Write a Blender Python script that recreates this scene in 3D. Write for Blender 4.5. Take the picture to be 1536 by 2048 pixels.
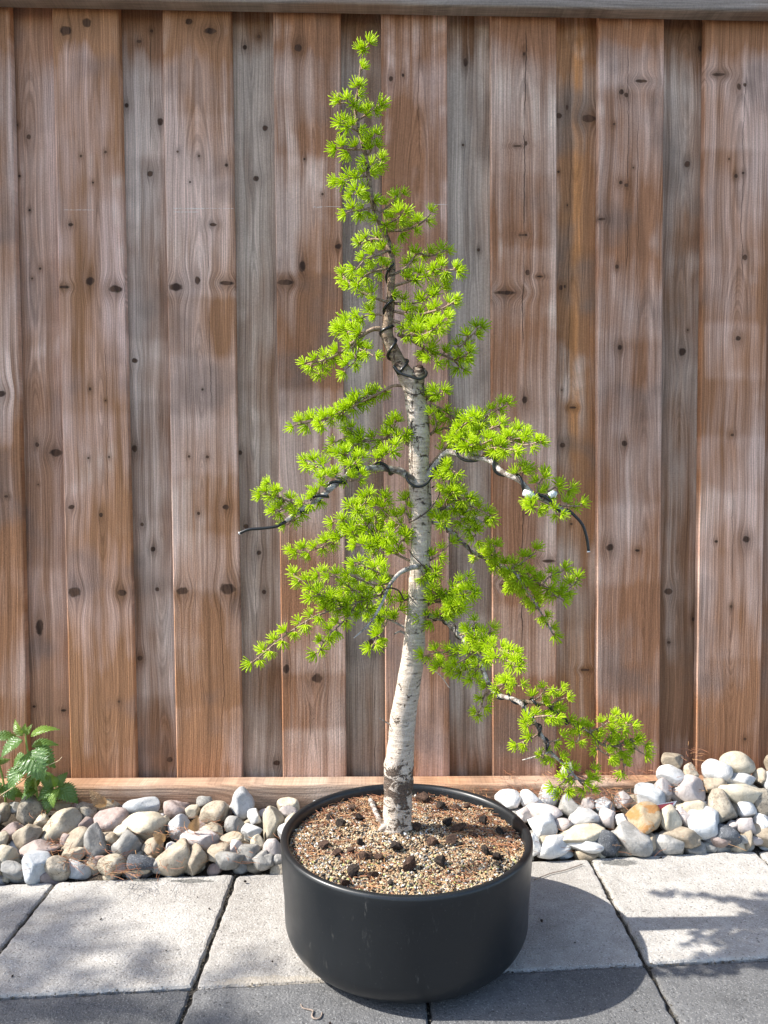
import bpy, bmesh, math, random
from mathutils import Vector, Matrix, Quaternion, noise as mn
for o in list(bpy.data.objects): bpy.data.objects.remove(o)
SC = bpy.context.scene
COL = SC.collection
R = math.radians

# ------------------------------------------------------------------ camera
F = 1565.0                      # focal length in photo pixels (1536 x 2048)
CAM_H = 0.772
PITCH = math.atan(67.0 / F)
cd = bpy.data.cameras.new('camera'); cam = bpy.data.objects.new('camera', cd); COL.objects.link(cam)
cd.sensor_fit = 'VERTICAL'; cd.sensor_height = 24.0; cd.sensor_width = 18.0
cd.lens = F / 2048 * 24.0; cd.clip_start = 0.02; cd.clip_end = 2000
cam.location = (0, 0, CAM_H); cam.rotation_euler = (math.pi/2 - PITCH, 0, 0)
SC.camera = cam
SC.render.resolution_x = 768; SC.render.resolution_y = 1024

# ------------------------------------------------------------------ sky, sun, exposure
SUN_EL, SUN_A = 43.5, 2.8       # elevation; angle by which the sun stands in front of the fence's plane
w = bpy.data.worlds.new('World'); SC.world = w; w.use_nodes = True
wn = w.node_tree.nodes; sky = wn.new('ShaderNodeTexSky'); sky.sky_type = 'NISHITA'; sky.sun_disc = False
sky.sun_elevation = R(SUN_EL); sky.sun_rotation = R(270 - SUN_A); sky.air_density = 1.0; sky.dust_density = 1.5; sky.ozone_density = 1.0
w.node_tree.links.new(sky.outputs[0], wn['Background'].inputs[0]); wn['Background'].inputs[1].default_value = 0.14
sl = bpy.data.lights.new('sun', 'SUN'); so = bpy.data.objects.new('sun', sl); COL.objects.link(so)
sl.energy = 4.0; sl.angle = R(0.53); sl.color = (1.0, 0.955, 0.88)
sdir = Vector((-math.cos(R(SUN_EL))*math.cos(R(SUN_A)), -math.cos(R(SUN_EL))*math.sin(R(SUN_A)), math.sin(R(SUN_EL))))
so.rotation_euler = sdir.to_track_quat('Z', 'Y').to_euler(); so.location = sdir*6
vs = SC.view_settings; vs.view_transform = 'Standard'; vs.look = 'None'; vs.gamma = 1; vs.use_curve_mapping = False
vs.exposure = 1.30

# ------------------------------------------------------------------ pixel -> place
CP, SP = math.cos(PITCH), math.sin(PITCH)
def ray(px, py):
    u = (px - 768) / F; v = (1024 - py) / F
    return Vector((u, CP + v*SP, -SP + v*CP))
def at_y(px, py, Y):
    d = ray(px, py); t = Y / d.y
    return Vector((d.x*t, Y, CAM_H + d.z*t))
def at_z(px, py, z=0.0):
    d = ray(px, py); t = (z - CAM_H) / d.z
    return Vector((d.x*t, d.y*t, z))
FY, FYAW = 1.78, math.tan(R(0.8))          # fence plane: y = FY + off + x*FYAW
def at_fence(px, py, off=0.0):
    d = ray(px, py); t = (FY + off) / (d.y - d.x*FYAW)
    return Vector((d.x*t, d.y*t, CAM_H + d.z*t))

# ------------------------------------------------------------------ mesh helpers
def tag(o, label=None, cat=None, group=None, kind=None):
    if label: o['label'] = label
    if cat: o['category'] = cat
    if group: o['group'] = group
    if kind: o['kind'] = kind
    return o
def empty(name, loc):
    o = bpy.data.objects.new(name, None); COL.objects.link(o); o.location = loc; o.empty_display_size = 0.05
    return o
def adopt(o, parent):
    """parent is translation-only; keep o where it stands in the world"""
    o.parent = parent
    p = parent; t = Vector()
    while p is not None:
        t += p.location if p.parent is None else Vector()
        p = p.parent
    o.matrix_parent_inverse = Matrix.Translation(-t) if parent.parent is None else Matrix.Identity(4)
def link(name, me, mat=None, parent=None):
    o = bpy.data.objects.new(name, me); COL.objects.link(o)
    if mat is not None and not me.materials: me.materials.append(mat)
    if parent is not None: adopt(o, parent)
    return o
class MB:
    def __init__(s): s.v = []; s.f = []; s.m = []
    def add(s, vs_, fs, mi=0):
        b = len(s.v); s.v += [tuple(p) for p in vs_]; s.f += [tuple(i+b for i in q) for q in fs]; s.m += [mi]*len(fs)
    def mesh(s, name, mats, smooth=False):
        me = bpy.data.meshes.new(name); me.from_pydata(s.v, [], s.f)
        for m in (mats if isinstance(mats, (list, tuple)) else [mats]): me.materials.append(m)
        me.polygons.foreach_set('material_index', s.m)
        if smooth: me.polygons.foreach_set('use_smooth', [True]*len(s.f))
        me.update(); return me
    def build(s, name, mats, parent=None, smooth=False):
        return link(name, s.mesh(name, mats, smooth), None, parent)
def catmull(pts, n=5):
    P = [Vector(p) for p in pts]
    if len(P) < 3: 
        return [P[0].lerp(P[-1], i/n) for i in range(n+1)]
    Q = [P[0]*2-P[1]] + P + [P[-1]*2-P[-2]]; out = []
    for i in range(1, len(Q)-2):
        a, b, c, d = Q[i-1:i+3]
        for k in range(n):
            t = k/n
            out.append(0.5*((2*b) + (c-a)*t + (2*a-5*b+4*c-d)*t*t + (3*b-a-3*c+d)*t**3))
    out.append(P[-1]); return out
def lerp_list(vals, n):
    out = []
    for i in range(n):
        t = i/(n-1)*(len(vals)-1); k = min(int(t), len(vals)-2); out.append(vals[k]*(1-(t-k)) + vals[k+1]*(t-k))
    return out
def tube(mb, pts, rad, sides=6, mi=0, cap=True, wob=0.0, seed=0.0):
    n = len(pts); rings = []
    up = Vector((0.13, -1, 0.07)).normalized()
    for i, p in enumerate(pts):
        t = (pts[min(i+1, n-1)] - pts[max(i-1, 0)]).normalized()
        a = (up - t*up.dot(t)); a = a.normalized() if a.length > 1e-4 else t.orthogonal().normalized()
        up = a; b = t.cross(a); ring = []
        for k in range(sides):
            th = 2*math.pi*k/sides; r = rad[i]
            d = a*math.cos(th) + b*math.sin(th)
            if wob: r *= 1 + wob*mn.noise((p + d*r)*60 + Vector((seed, 0, 0)))
            ring.append(p + d*r)
        rings += ring
    fs = []
    for i in range(n-1):
        for k in range(sides):
            k2 = (k+1) % sides
            fs.append((i*sides+k, i*sides+k2, (i+1)*sides+k2, (i+1)*sides+k))
    if cap:
        fs.append(tuple(range(sides-1, -1, -1))); fs.append(tuple((n-1)*sides+k for k in range(sides)))
    mb.add(rings, fs, mi)

# ------------------------------------------------------------------ node helpers
def newmat(name):
    m = bpy.data.materials.new(name); m.use_nodes = True
    return m, m.node_tree, m.node_tree.nodes['Principled BSDF']
class NT:
    """tiny expression builder over a node tree"""
    def __init__(s, nt): s.nt = nt
    def put(s, sock, v):
        if v is None: return
        if isinstance(v, (int, float)): sock.default_value = v
        elif isinstance(v, (tuple, list)):
            sock.default_value = tuple(v) if len(v) == len(sock.default_value) else tuple(v) + (1,)
        else: s.nt.links.new(v, sock)
    def node(s, t, ins=None, **kw):
        n = s.nt.nodes.new(t)
        for k, v in kw.items(): setattr(n, k, v)
        for k, v in (ins or {}).items(): s.put(n.inputs[k], v)
        return n
    def m(s, op, a, b=None, c=None, clamp=False):
        n = s.nt.nodes.new('ShaderNodeMath'); n.operation = op; n.use_clamp = clamp
        for i, v in enumerate((a, b, c)):
            if v is not None: s.put(n.inputs[i], v)
        return n.outputs[0]
    def xyz(s, x, y, z): return s.node('ShaderNodeCombineXYZ', {0: x, 1: y, 2: z}).outputs[0]
    def noise(s, vec, scale=1, detail=3, rough=.55, dist=0): return s.node('ShaderNodeTexNoise', {'Vector': vec, 'Scale': scale, 'Detail': detail, 'Roughness': rough, 'Distortion': dist}).outputs['Fac']
    def ss(s, v, a, b, o0=0, o1=1):
        return s.node('ShaderNodeMapRange', {'Value': v, 'From Min': a, 'From Max': b, 'To Min': o0, 'To Max': o1}, interpolation_type='SMOOTHSTEP').outputs[0]
    def lin(s, v, a, b, o0=0, o1=1): return s.node('ShaderNodeMapRange', {'Value': v, 'From Min': a, 'From Max': b, 'To Min': o0, 'To Max': o1}).outputs[0]
    def mix(s, f, a, b, mode='MIX'):
        n = s.nt.nodes.new('ShaderNodeMix'); n.data_type = 'RGBA'; n.blend_type = mode
        s.put(n.inputs['Factor'], f); s.put(n.inputs[6], a); s.put(n.inputs[7], b); return n.outputs[2]
    def bump(s, h, dist, strength=1, normal=None):
        return s.node('ShaderNodeBump', {'Height': h, 'Distance': dist, 'Strength': strength, 'Normal': normal}).outputs[0]
    def obj(s): return s.nt.nodes.new('ShaderNodeTexCoord').outputs['Object']
    def geo(s): return s.nt.nodes.new('ShaderNodeNewGeometry').outputs['Position']
    def rnd(s): return s.nt.nodes.new('ShaderNodeObjectInfo').outputs['Random']
    def vadd(s, a, b): return s.node('ShaderNodeVectorMath', {0: a, 1: b}, operation='ADD').outputs[0]
    def vmul(s, a, b): return s.node('ShaderNodeVectorMath', {0: a, 1: b}, operation='MULTIPLY').outputs[0]
def srgb(r, g, b): 
    f = lambda c: (c/255/12.92) if c/255 <= .04045 else ((c/255+.055)/1.055)**2.4
    return (f(r), f(g), f(b))

# ------------------------------------------------------------------ wood
kg = bpy.data.node_groups.new('knot_field', 'ShaderNodeTree')
for nm in ('X', 'Z', 'G', 'Mask', 'Halo', 'kx', 'kz', 'rx', 'rz', 'jit'):
    kg.interface.new_socket(nm, in_out='INPUT', socket_type='NodeSocketFloat')
for nm in ('G', 'Mask', 'Halo'):
    kg.interface.new_socket(nm, in_out='OUTPUT', socket_type='NodeSocketFloat')
g_in = kg.nodes.new('NodeGroupInput'); g_out = kg.nodes.new('NodeGroupOutput'); K = NT(kg); I = g_in.outputs
dx = K.m('DIVIDE', K.m('SUBTRACT', I['X'], I['kx']), I['rx']); dz = K.m('DIVIDE', K.m('SUBTRACT', I['Z'], I['kz']), I['rz'])
dx2 = K.m('MULTIPLY', dx, dx); dz2 = K.m('MULTIPLY', dz, dz)
r_ = K.m('ADD', K.m('SQRT', K.m('ADD', dx2, dz2)), I['jit'])
ex = K.m('EXPONENT', K.m('ADD', K.m('MULTIPLY', dx2, -.40), K.m('MULTIPLY', dz2, -.11)))
kg.links.new(K.m('SUBTRACT', I['G'], K.m('MULTIPLY', K.m('MULTIPLY', I['rx'], .95), K.m('MULTIPLY', dx, ex))), g_out.inputs['G'])
kg.links.new(K.m('MAXIMUM', I['Mask'], K.ss(r_, .98, .60)), g_out.inputs['Mask'])
kg.links.new(K.m('MAXIMUM', I['Halo'], K.m('EXPONENT', K.m('MULTIPLY', K.m('ADD', dx2, K.m('MULTIPLY', dz2, .5)), -.22))), g_out.inputs['Halo'])

def wood(name, seed, fresh, grey, weather, blocks=0.0, knots=(), cracks=(), ztop=99, heart=0.0, streak=None, axis='Z', dark=1.0, rough=.8, marks=()):
    """fresh / grey: linear colours, weather: how much of it is grey; coordinates are metres in the board's own frame"""
    m, nt, bs = newmat(name); N = NT(nt); rs = random.Random(seed)
    sep = N.node('ShaderNodeSeparateXYZ', {0: N.obj()})
    if axis == 'Z': X, Y_, Z = sep.outputs[0], sep.outputs[1], sep.outputs[2]
    else: X, Y_, Z = sep.outputs[2], sep.outputs[1], sep.outputs[0]
    sd = seed*3.71
    jit = N.m('MULTIPLY', N.m('SUBTRACT', N.noise(N.xyz(X, sd, Z), 70, 2), .5), .9)
    wav = N.m('MULTIPLY', N.m('SUBTRACT', N.noise(N.xyz(N.m('MULTIPLY', X, 3.0), sd, N.m('MULTIPLY', Z, 2.2)), 1, 2), .5), .03)
    G = N.m('ADD', X, wav); Mk = 0.0; Hl = 0.0
    for (kx, kz, rx, rz) in knots:
        g = N.node('ShaderNodeGroup', node_tree=kg)
        for k, v in (('X', X), ('Z', Z), ('G', G), ('Mask', Mk), ('Halo', Hl), ('kx', kx), ('kz', kz), ('rx', rx), ('rz', rz), ('jit', jit)): N.put(g.inputs[k], v)
        G, Mk, Hl = g.outputs['G'], g.outputs['Mask'], g.outputs['Halo']
    # growth rings cut by the face: cones -> cathedral arches
    a = rs.choice((-1, 1))*rs.uniform(.018, .035); z0 = rs.uniform(.3, 1.4)
    cz = N.m('ADD', N.m('MULTIPLY', N.m('SUBTRACT', Z, z0), a), N.m('MULTIPLY', N.m('SUBTRACT', N.noise(N.xyz(sd, 0, Z), 2.6, 1), .5), .06))
    gx = N.m('SUBTRACT', G, heart)
    rr = N.m('SQRT', N.m('ADD', N.m('MULTIPLY', gx, gx), N.m('MULTIPLY', cz, cz)))
    ring = N.node('ShaderNodeTexNoise', {'W': N.m('ADD', N.m('MULTIPLY', rr, 330), sd), 'Scale': 1.0, 'Detail': 1.5}, noise_dimensions='1D').outputs['Fac']
    ringm = N.ss(ring, .36, .66)
    fib = N.noise(N.xyz(N.m('MULTIPLY', G, 420), N.m('MULTIPLY', Y_, 200), N.m('MULTIPLY', Z, 7)), 1, 4, .65)
    strk = N.noise(N.xyz(N.m('MULTIPLY', G, 55), sd, N.m('MULTIPLY', Z, 1.3)), 1, 3, .6)
    low = N.noise(N.xyz(N.m('MULTIPLY', X, 7), sd, N.m('MULTIPLY', Z, 2.6)), 1, 3, .55)
    low2 = N.noise(N.xyz(N.m('MULTIPLY', X, 5), sd+9, N.m('MULTIPLY', Z, 4.5)), 1, 3, .55)
    saw = N.noise(N.xyz(N.m('MULTIPLY', X, 260), sd, N.m('MULTIPLY', Z, 330)), 1, 2, .6)
    wt = N.m('ADD', N.m('MULTIPLY', N.m('SUBTRACT', low, .5), 3.4), weather + .06)
    wt = N.m('ADD', wt, N.m('MULTIPLY', N.m('SUBTRACT', strk, .5), 1.3))
    if axis == 'Z': wt = N.m('ADD', wt, N.lin(Z, 0, 1.75, -.46, .18))
    bv = .5
    if blocks:
        zz = N.m('ADD', N.m('ADD', N.m('MULTIPLY', Z, 1/(.12+.09*rs.random())), rs.random()), N.m('MULTIPLY', N.m('SUBTRACT', N.noise(N.xyz(N.m('MULTIPLY', X, 9), sd, 0), 1, 2), .5), .16))
        fl = N.m('FLOOR', zz)
        w0 = N.node('ShaderNodeTexWhiteNoise', {'W': N.m('ADD', fl, sd)}, noise_dimensions='1D').outputs['Value']
        w1 = N.node('ShaderNodeTexWhiteNoise', {'W': N.m('ADD', N.m('ADD', fl, 1), sd)}, noise_dimensions='1D').outputs['Value']
        fr = N.ss(N.m('FRACT', zz), .80, .98)
        bv = N.m('ADD', N.m('MULTIPLY', w0, N.m('SUBTRACT', 1, fr)), N.m('MULTIPLY', w1, fr))
        wt = N.m('ADD', wt, N.m('MULTIPLY', N.m('SUBTRACT', bv, .5), blocks))
    if ztop < 50: wt = N.m('SUBTRACT', wt, N.ss(N.m('ADD', Z, N.m('MULTIPLY', low2, .12)), ztop-.09, ztop+.06, 0, 1.3))
    wt = N.m('SUBTRACT', wt, N.m('MULTIPLY', Hl, .12))
    wt = N.m('MULTIPLY', wt, 1.0, clamp=True)
    col = N.mix(wt, fresh, grey)
    if streak:      # a resinous orange streak running along the board
        sx, swd, scol, zlo = streak
        q = N.m('DIVIDE', N.m('ABSOLUTE', N.m('SUBTRACT', G, sx)), swd)
        sm = N.m('MULTIPLY', N.ss(q, 1.2, .3), N.ss(Z, zlo-.15, zlo+.1)); sm = N.m('MULTIPLY', sm, N.ss(strk, .2, .55))
        col = N.mix(sm, col, scol)
    # pale bleached blotches and darker damp ones
    col = N.mix(N.m('MULTIPLY', N.m('MULTIPLY', N.ss(low2, .54, .70), N.ss(strk, .35, .62)), N.ss(Z, .35, 1.1, .15, .8) if axis == 'Z' else .5), col, tuple(min(.85, c*1.35+.03) for c in grey))
    col = N.mix(N.m('MULTIPLY', N.ss(low2, .46, .29), .65), col, tuple(c*.42 for c in grey))
    if blocks: col = N.mix(1.0, col, N.node('ShaderNodeCombineColor', {0: N.lin(bv, 0, 1, .90, 1.08), 1: N.lin(bv, 0, 1, .90, 1.08), 2: N.lin(bv, 0, 1, .90, 1.08)}).outputs[0], 'MULTIPLY')
    v = N.m('MULTIPLY', N.lin(ringm, 0, 1, 1.09, .80), N.lin(fib, .25, .75, .68, 1.28))
    v = N.m('MULTIPLY', v, N.lin(strk, .28, .72, .70, 1.20))
    v = N.m('MULTIPLY', v, N.lin(saw, .25, .75, .86, 1.14))
    v = N.m('MULTIPLY', v, N.lin(Hl, 0, 1, 1.0, .66)); v = N.m('MULTIPLY', v, dark)
    col = N.mix(1.0, col, N.node('ShaderNodeCombineColor', {0: v, 1: v, 2: v}).outputs[0], 'MULTIPLY')
    crk = 0.0
    for (cx, za, zb, wd) in cracks:
        wig = N.m('ADD', N.m('MULTIPLY', N.m('SUBTRACT', N.noise(N.xyz(sd+cx*91, 0, Z), 5, 2), .5), .022), N.m('MULTIPLY', N.m('SUBTRACT', N.noise(N.xyz(sd, 4, Z), 45, 2), .5), .005))
        q = N.m('ABSOLUTE', N.m('SUBTRACT', N.m('ADD', X, wig), cx))
        on = N.m('MULTIPLY', N.ss(Z, za, za+.06), N.ss(Z, zb, zb-.06))
        on = N.m('MULTIPLY', on, N.ss(N.noise(N.xyz(sd+2, cx*50, Z), 7, 1), .30, .48))
        crk = N.m('MAXIMUM', crk, N.m('MULTIPLY', N.ss(q, wd, wd*.3), on))
    for (xa, xb, zm, hm) in marks:      # pale strap scuffs
        q = N.m('MULTIPLY', N.ss(N.m('ABSOLUTE', N.m('SUBTRACT', Z, zm)), hm, hm*.4), N.m('MULTIPLY', N.ss(X, xa, xa+.004), N.ss(X, xb, xb-.004)))
        col = N.mix(N.m('MULTIPLY', q, N.ss(saw, .42, .55, .15, .75)), col, (.72, .66, .58))
    if cracks: col = N.mix(N.m('MULTIPLY', crk, .85), col, (.018, .012, .010))
    if knots:
        kc = N.mix(N.ss(Mk, .55, 1.0), (.022, .014, .010), N.mix(N.ss(fib, .35, .65), (.035, .020, .014), (.115, .062, .038)))
        col = N.mix(N.m('MULTIPLY', Mk, .93), col, kc)
    N.put(bs.inputs['Base Color'], col); bs.inputs['Roughness'].default_value = rough
    N.put(bs.inputs['Specular IOR Level'], .12)
    fb = N.noise(N.xyz(N.m('MULTIPLY', X, 300), sd, N.m('MULTIPLY', Z, 5)), 1, 2, .65)
    h = N.m('ADD', fb, N.m('MULTIPLY', N.noise(N.xyz(N.m('MULTIPLY', X, 260), sd, N.m('MULTIPLY', Z, 330)), 1, 1, .6), .7))
    N.put(bs.inputs['Normal'], N.bump(h, .0011, .8))
    return m

# ------------------------------------------------------------------ ground
def soilmat(name, c1, c2, sc=60):
    m, nt, bs = newmat(name); N = NT(nt); p = N.geo()
    n1 = N.noise(p, sc, 5, .65); n2 = N.noise(p, sc*6, 3)
    N.put(bs.inputs['Base Color'], N.mix(N.ss(N.m('MULTIPLY', N.m('ADD', n1, n2), .5), .38, .62), c1, c2)); bs.inputs['Roughness'].default_value = .95
    N.put(bs.inputs['Normal'], N.bump(N.m('ADD', n1, n2), .006)); return m
M_DIRT = soilmat('bare_earth', (.035, .026, .018), (.10, .075, .052))
mb = MB(); S = 900
mb.add([(-S, -S, -.06), (S, -S, -.06), (S, S, -.06), (-S, S, -.06)], [(0, 1, 2, 3)])
tag(mb.build('ground', M_DIRT), kind='structure')

# patio: joint sand and single slabs
def rowY(k, x): return (1.5247 + .0893*x) if k == 0 else (1.1786 - .345*(k-1) + .0797*x)
COLX = [-.289 + .3535*i for i in range(-6, 8)]
COLX = [(-.628 if abs(x+.6425) < .02 else x) for x in COLX]
mb = MB(); x0, x1 = COLX[0]+.01, COLX[-1]-.01
nseg = 12; vv = []; ff = []
for i in range(nseg+1):
    x = x0 + (x1-x0)*i/nseg; vv += [(x, rowY(0, x)-.012, -.0075), (x, rowY(6, x)+.01, -.0075), (x, rowY(0, x)-.012, -.058), (x, rowY(6, x)+.01, -.058)]
for i in range(nseg):
    b = i*4; ff += [(b, b+1, b+5, b+4), (b+2, b, b+4, b+6), (b+1, b+3, b+7, b+5)]
mb.add(vv, ff); M_JOINT = soilmat('joint_grit', (.025, .022, .018), (.12, .105, .085), 300)
patio = tag(mb.build('patio', M_JOINT), kind='structure')
def concrete(name, c1, c2, spk, dirt=(), pit=.30):
    m, nt, bs = newmat(name); N = NT(nt); p = N.geo(); o = N.rnd()
    n0 = N.noise(p, 5, 4, .6); n1 = N.noise(p, 45, 4, .65); n2 = N.noise(p, 420, 2, .6); n3 = N.noise(N.vadd(p, (7, 3, 1)), 230, 2)
    col = N.mix(N.ss(N.m('ADD', N.m('MULTIPLY', n0, .6), N.m('MULTIPLY', n1, .4)), .36, .64), c1, c2)
    col = N.mix(N.m('MULTIPLY', N.ss(n2, .56, .68), .7), col, spk)
    col = N.mix(N.m('MULTIPLY', N.ss(n3, .40, pit), .75), col, tuple(c*.35 for c in c1))
    vo = N.node('ShaderNodeTexVoronoi', {'Vector': p, 'Scale': 170}, feature='F1')
    rv = N.node('ShaderNodeSeparateColor', {0: vo.outputs['Color']}).outputs[0]
    chip = N.m('MULTIPLY', N.ss(vo.outputs['Distance'], .30, .16), N.ss(rv, .80, .86))
    col = N.mix(N.m('MULTIPLY', chip, N.lin(n0, .35, .65, .05, .45)), col, tuple(min(1, c*1.6) for c in spk))
    stain = N.ss(N.noise(N.vadd(p, (2, 9, 0)), 9, 3, .6), .56, .72)
    col = N.mix(N.m('MULTIPLY', stain, .28), col, tuple(c*.6 for c in c1))
    for (sx, sy, rx, ry, cc) in dirt:
        sp_ = N.node('ShaderNodeSeparateXYZ', {0: p})
        a = N.m('DIVIDE', N.m('SUBTRACT', sp_.outputs[0], sx), rx); b = N.m('DIVIDE', N.m('SUBTRACT', sp_.outputs[1], sy), ry)
        q = N.m('ADD', N.m('SQRT', N.m('ADD', N.m('MULTIPLY', a, a), N.m('MULTIPLY', b, b))), N.m('MULTIPLY', N.m('SUBTRACT', n1, .5), 1.8))
        col = N.mix(N.m('MULTIPLY', N.ss(q, 1.1, .8), N.lin(n3, .3, .6, .5, 1)), col, cc)
    v = N.lin(o, 0, 1, .92, 1.06); col = N.mix(1.0, col, N.node('ShaderNodeCombineColor', {0: v, 1: v, 2: v}).outputs[0], 'MULTIPLY')
    N.put(bs.inputs['Base Color'], col); bs.inputs['Roughness'].default_value = .88; bs.inputs['Specular IOR Level'].default_value = .25
    h = N.m('ADD', N.m('MULTIPLY', n1, .8), N.m('ADD', N.m('MULTIPLY', n2, .5), N.m('MULTIPLY', n3, .8)))
    N.put(bs.inputs['Normal'], N.bump(h, .0026, .85)); return m
sA, sB = at_z(385, 1763), at_z(1240, 1727)
M_SLAB = concrete('pale_concrete', (.29, .270, .245), (.42, .40, .37), (.60, .585, .56),
    dirt=((sA.x, sA.y, .045, .007, (.10, .098, .09)), (sA.x-.09, sA.y+.003, .03, .006, (.10, .098, .09)), (sB.x, sB.y, .040, .013, (.12, .118, .11)), (.57, 1.58, .03, .004, (.12, .12, .11)),
          (at_z(560, 1960).x, at_z(560, 1960).y, .10, .012, (.35, .315, .265))))
M_SLABD = concrete('dark_concrete', (.095, .095, .096), (.140, .139, .139), (.27, .27, .265))
def slab(quad, top, name='paving_slab', mat=M_SLAB, seed=0):
    """quad: 4 corners ccw seen from above; irregular worn edge with a small chamfer"""
    out = []; ns = 40
    for e in range(4):
        a, b = Vector(quad[e]), Vector(quad[(e+1) % 4]); t = (b-a).normalized(); n = Vector((-t.y, t.x))
        for k in range(ns):
            p = a.lerp(b, k/ns); u = p*28
            d = .0010 + .0032*mn.noise((u.x, u.y, seed)) + .0026*mn.noise((u.x*3.3, u.y*3.3, seed))
            if k: p = p + n*max(0, d)
            else: p = p + (Vector(quad[e-1])-a).normalized()*.003 + t*.003
            out.append(p)
    c = sum(out, Vector((0, 0)))/len(out); n = len(out); v = []
    for s_, z in ((0, -.05), (0, top-.0035), (.0028, top-.0006), (.0065, top)):
        for i, p in enumerate(out):
            d = (c-p); q = p + Vector((math.copysign(min(abs(d.x), s_), d.x), math.copysign(min(abs(d.y), s_), d.y)))
            v.append((q.x, q.y, z))
    f = [(r*n+i, r*n+(i+1) % n, (r+1)*n+(i+1) % n, (r+1)*n+i) for r in range(3) for i in range(n)] + [tuple(3*n+i for i in range(n))]
    m_ = MB(); m_.add(v, f); return m_.build(name, mat, patio)
rs = random.Random(5)
for k in range(6):
    for i in range(len(COLX)-1):
        xa, xb = COLX[i]+.0022, COLX[i+1]-.0022; g = .0018
        q = [(xa, rowY(k+1, xa)+g), (xb, rowY(k+1, xb)+g), (xb, rowY(k, xb)-g), (xa, rowY(k, xa)-g)]
        slab([Vector(p) for p in q], rs.uniform(-.0015, .0015), mat=M_SLAB if k == 0 else M_SLABD, seed=k*20+i)
# grit and crumbs lying in the joints
mb = MB(); rs = random.Random(8)
for _ in range(4200):
    if rs.random() < .5:
        k = rs.choice((0, 1, 1, 2)); x = rs.uniform(-1.0, 1.0); y = rowY(k, x) + rs.gauss(0, .003)
    else:
        x = rs.choice(COLX[4:11]); y = rs.uniform(.85, rowY(0, x)); x += rs.gauss(0, .0022)
    s = rs.uniform(.0008, .0026); p = Vector((x, y, rs.uniform(-.006, .0005)))
    vs_ = [p + Vector((rs.uniform(-1, 1), rs.uniform(-1, 1), rs.uniform(-.7, .9)))*s for _ in range(4)]
    mb.add(vs_, [(0, 1, 2), (0, 2, 3), (0, 3, 1), (1, 3, 2)])
mb.build('joint_grit', soilmat('crumbs', (.10, .08, .055), (.34, .29, .22), 400), patio)['kind'] = 'stuff'

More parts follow.
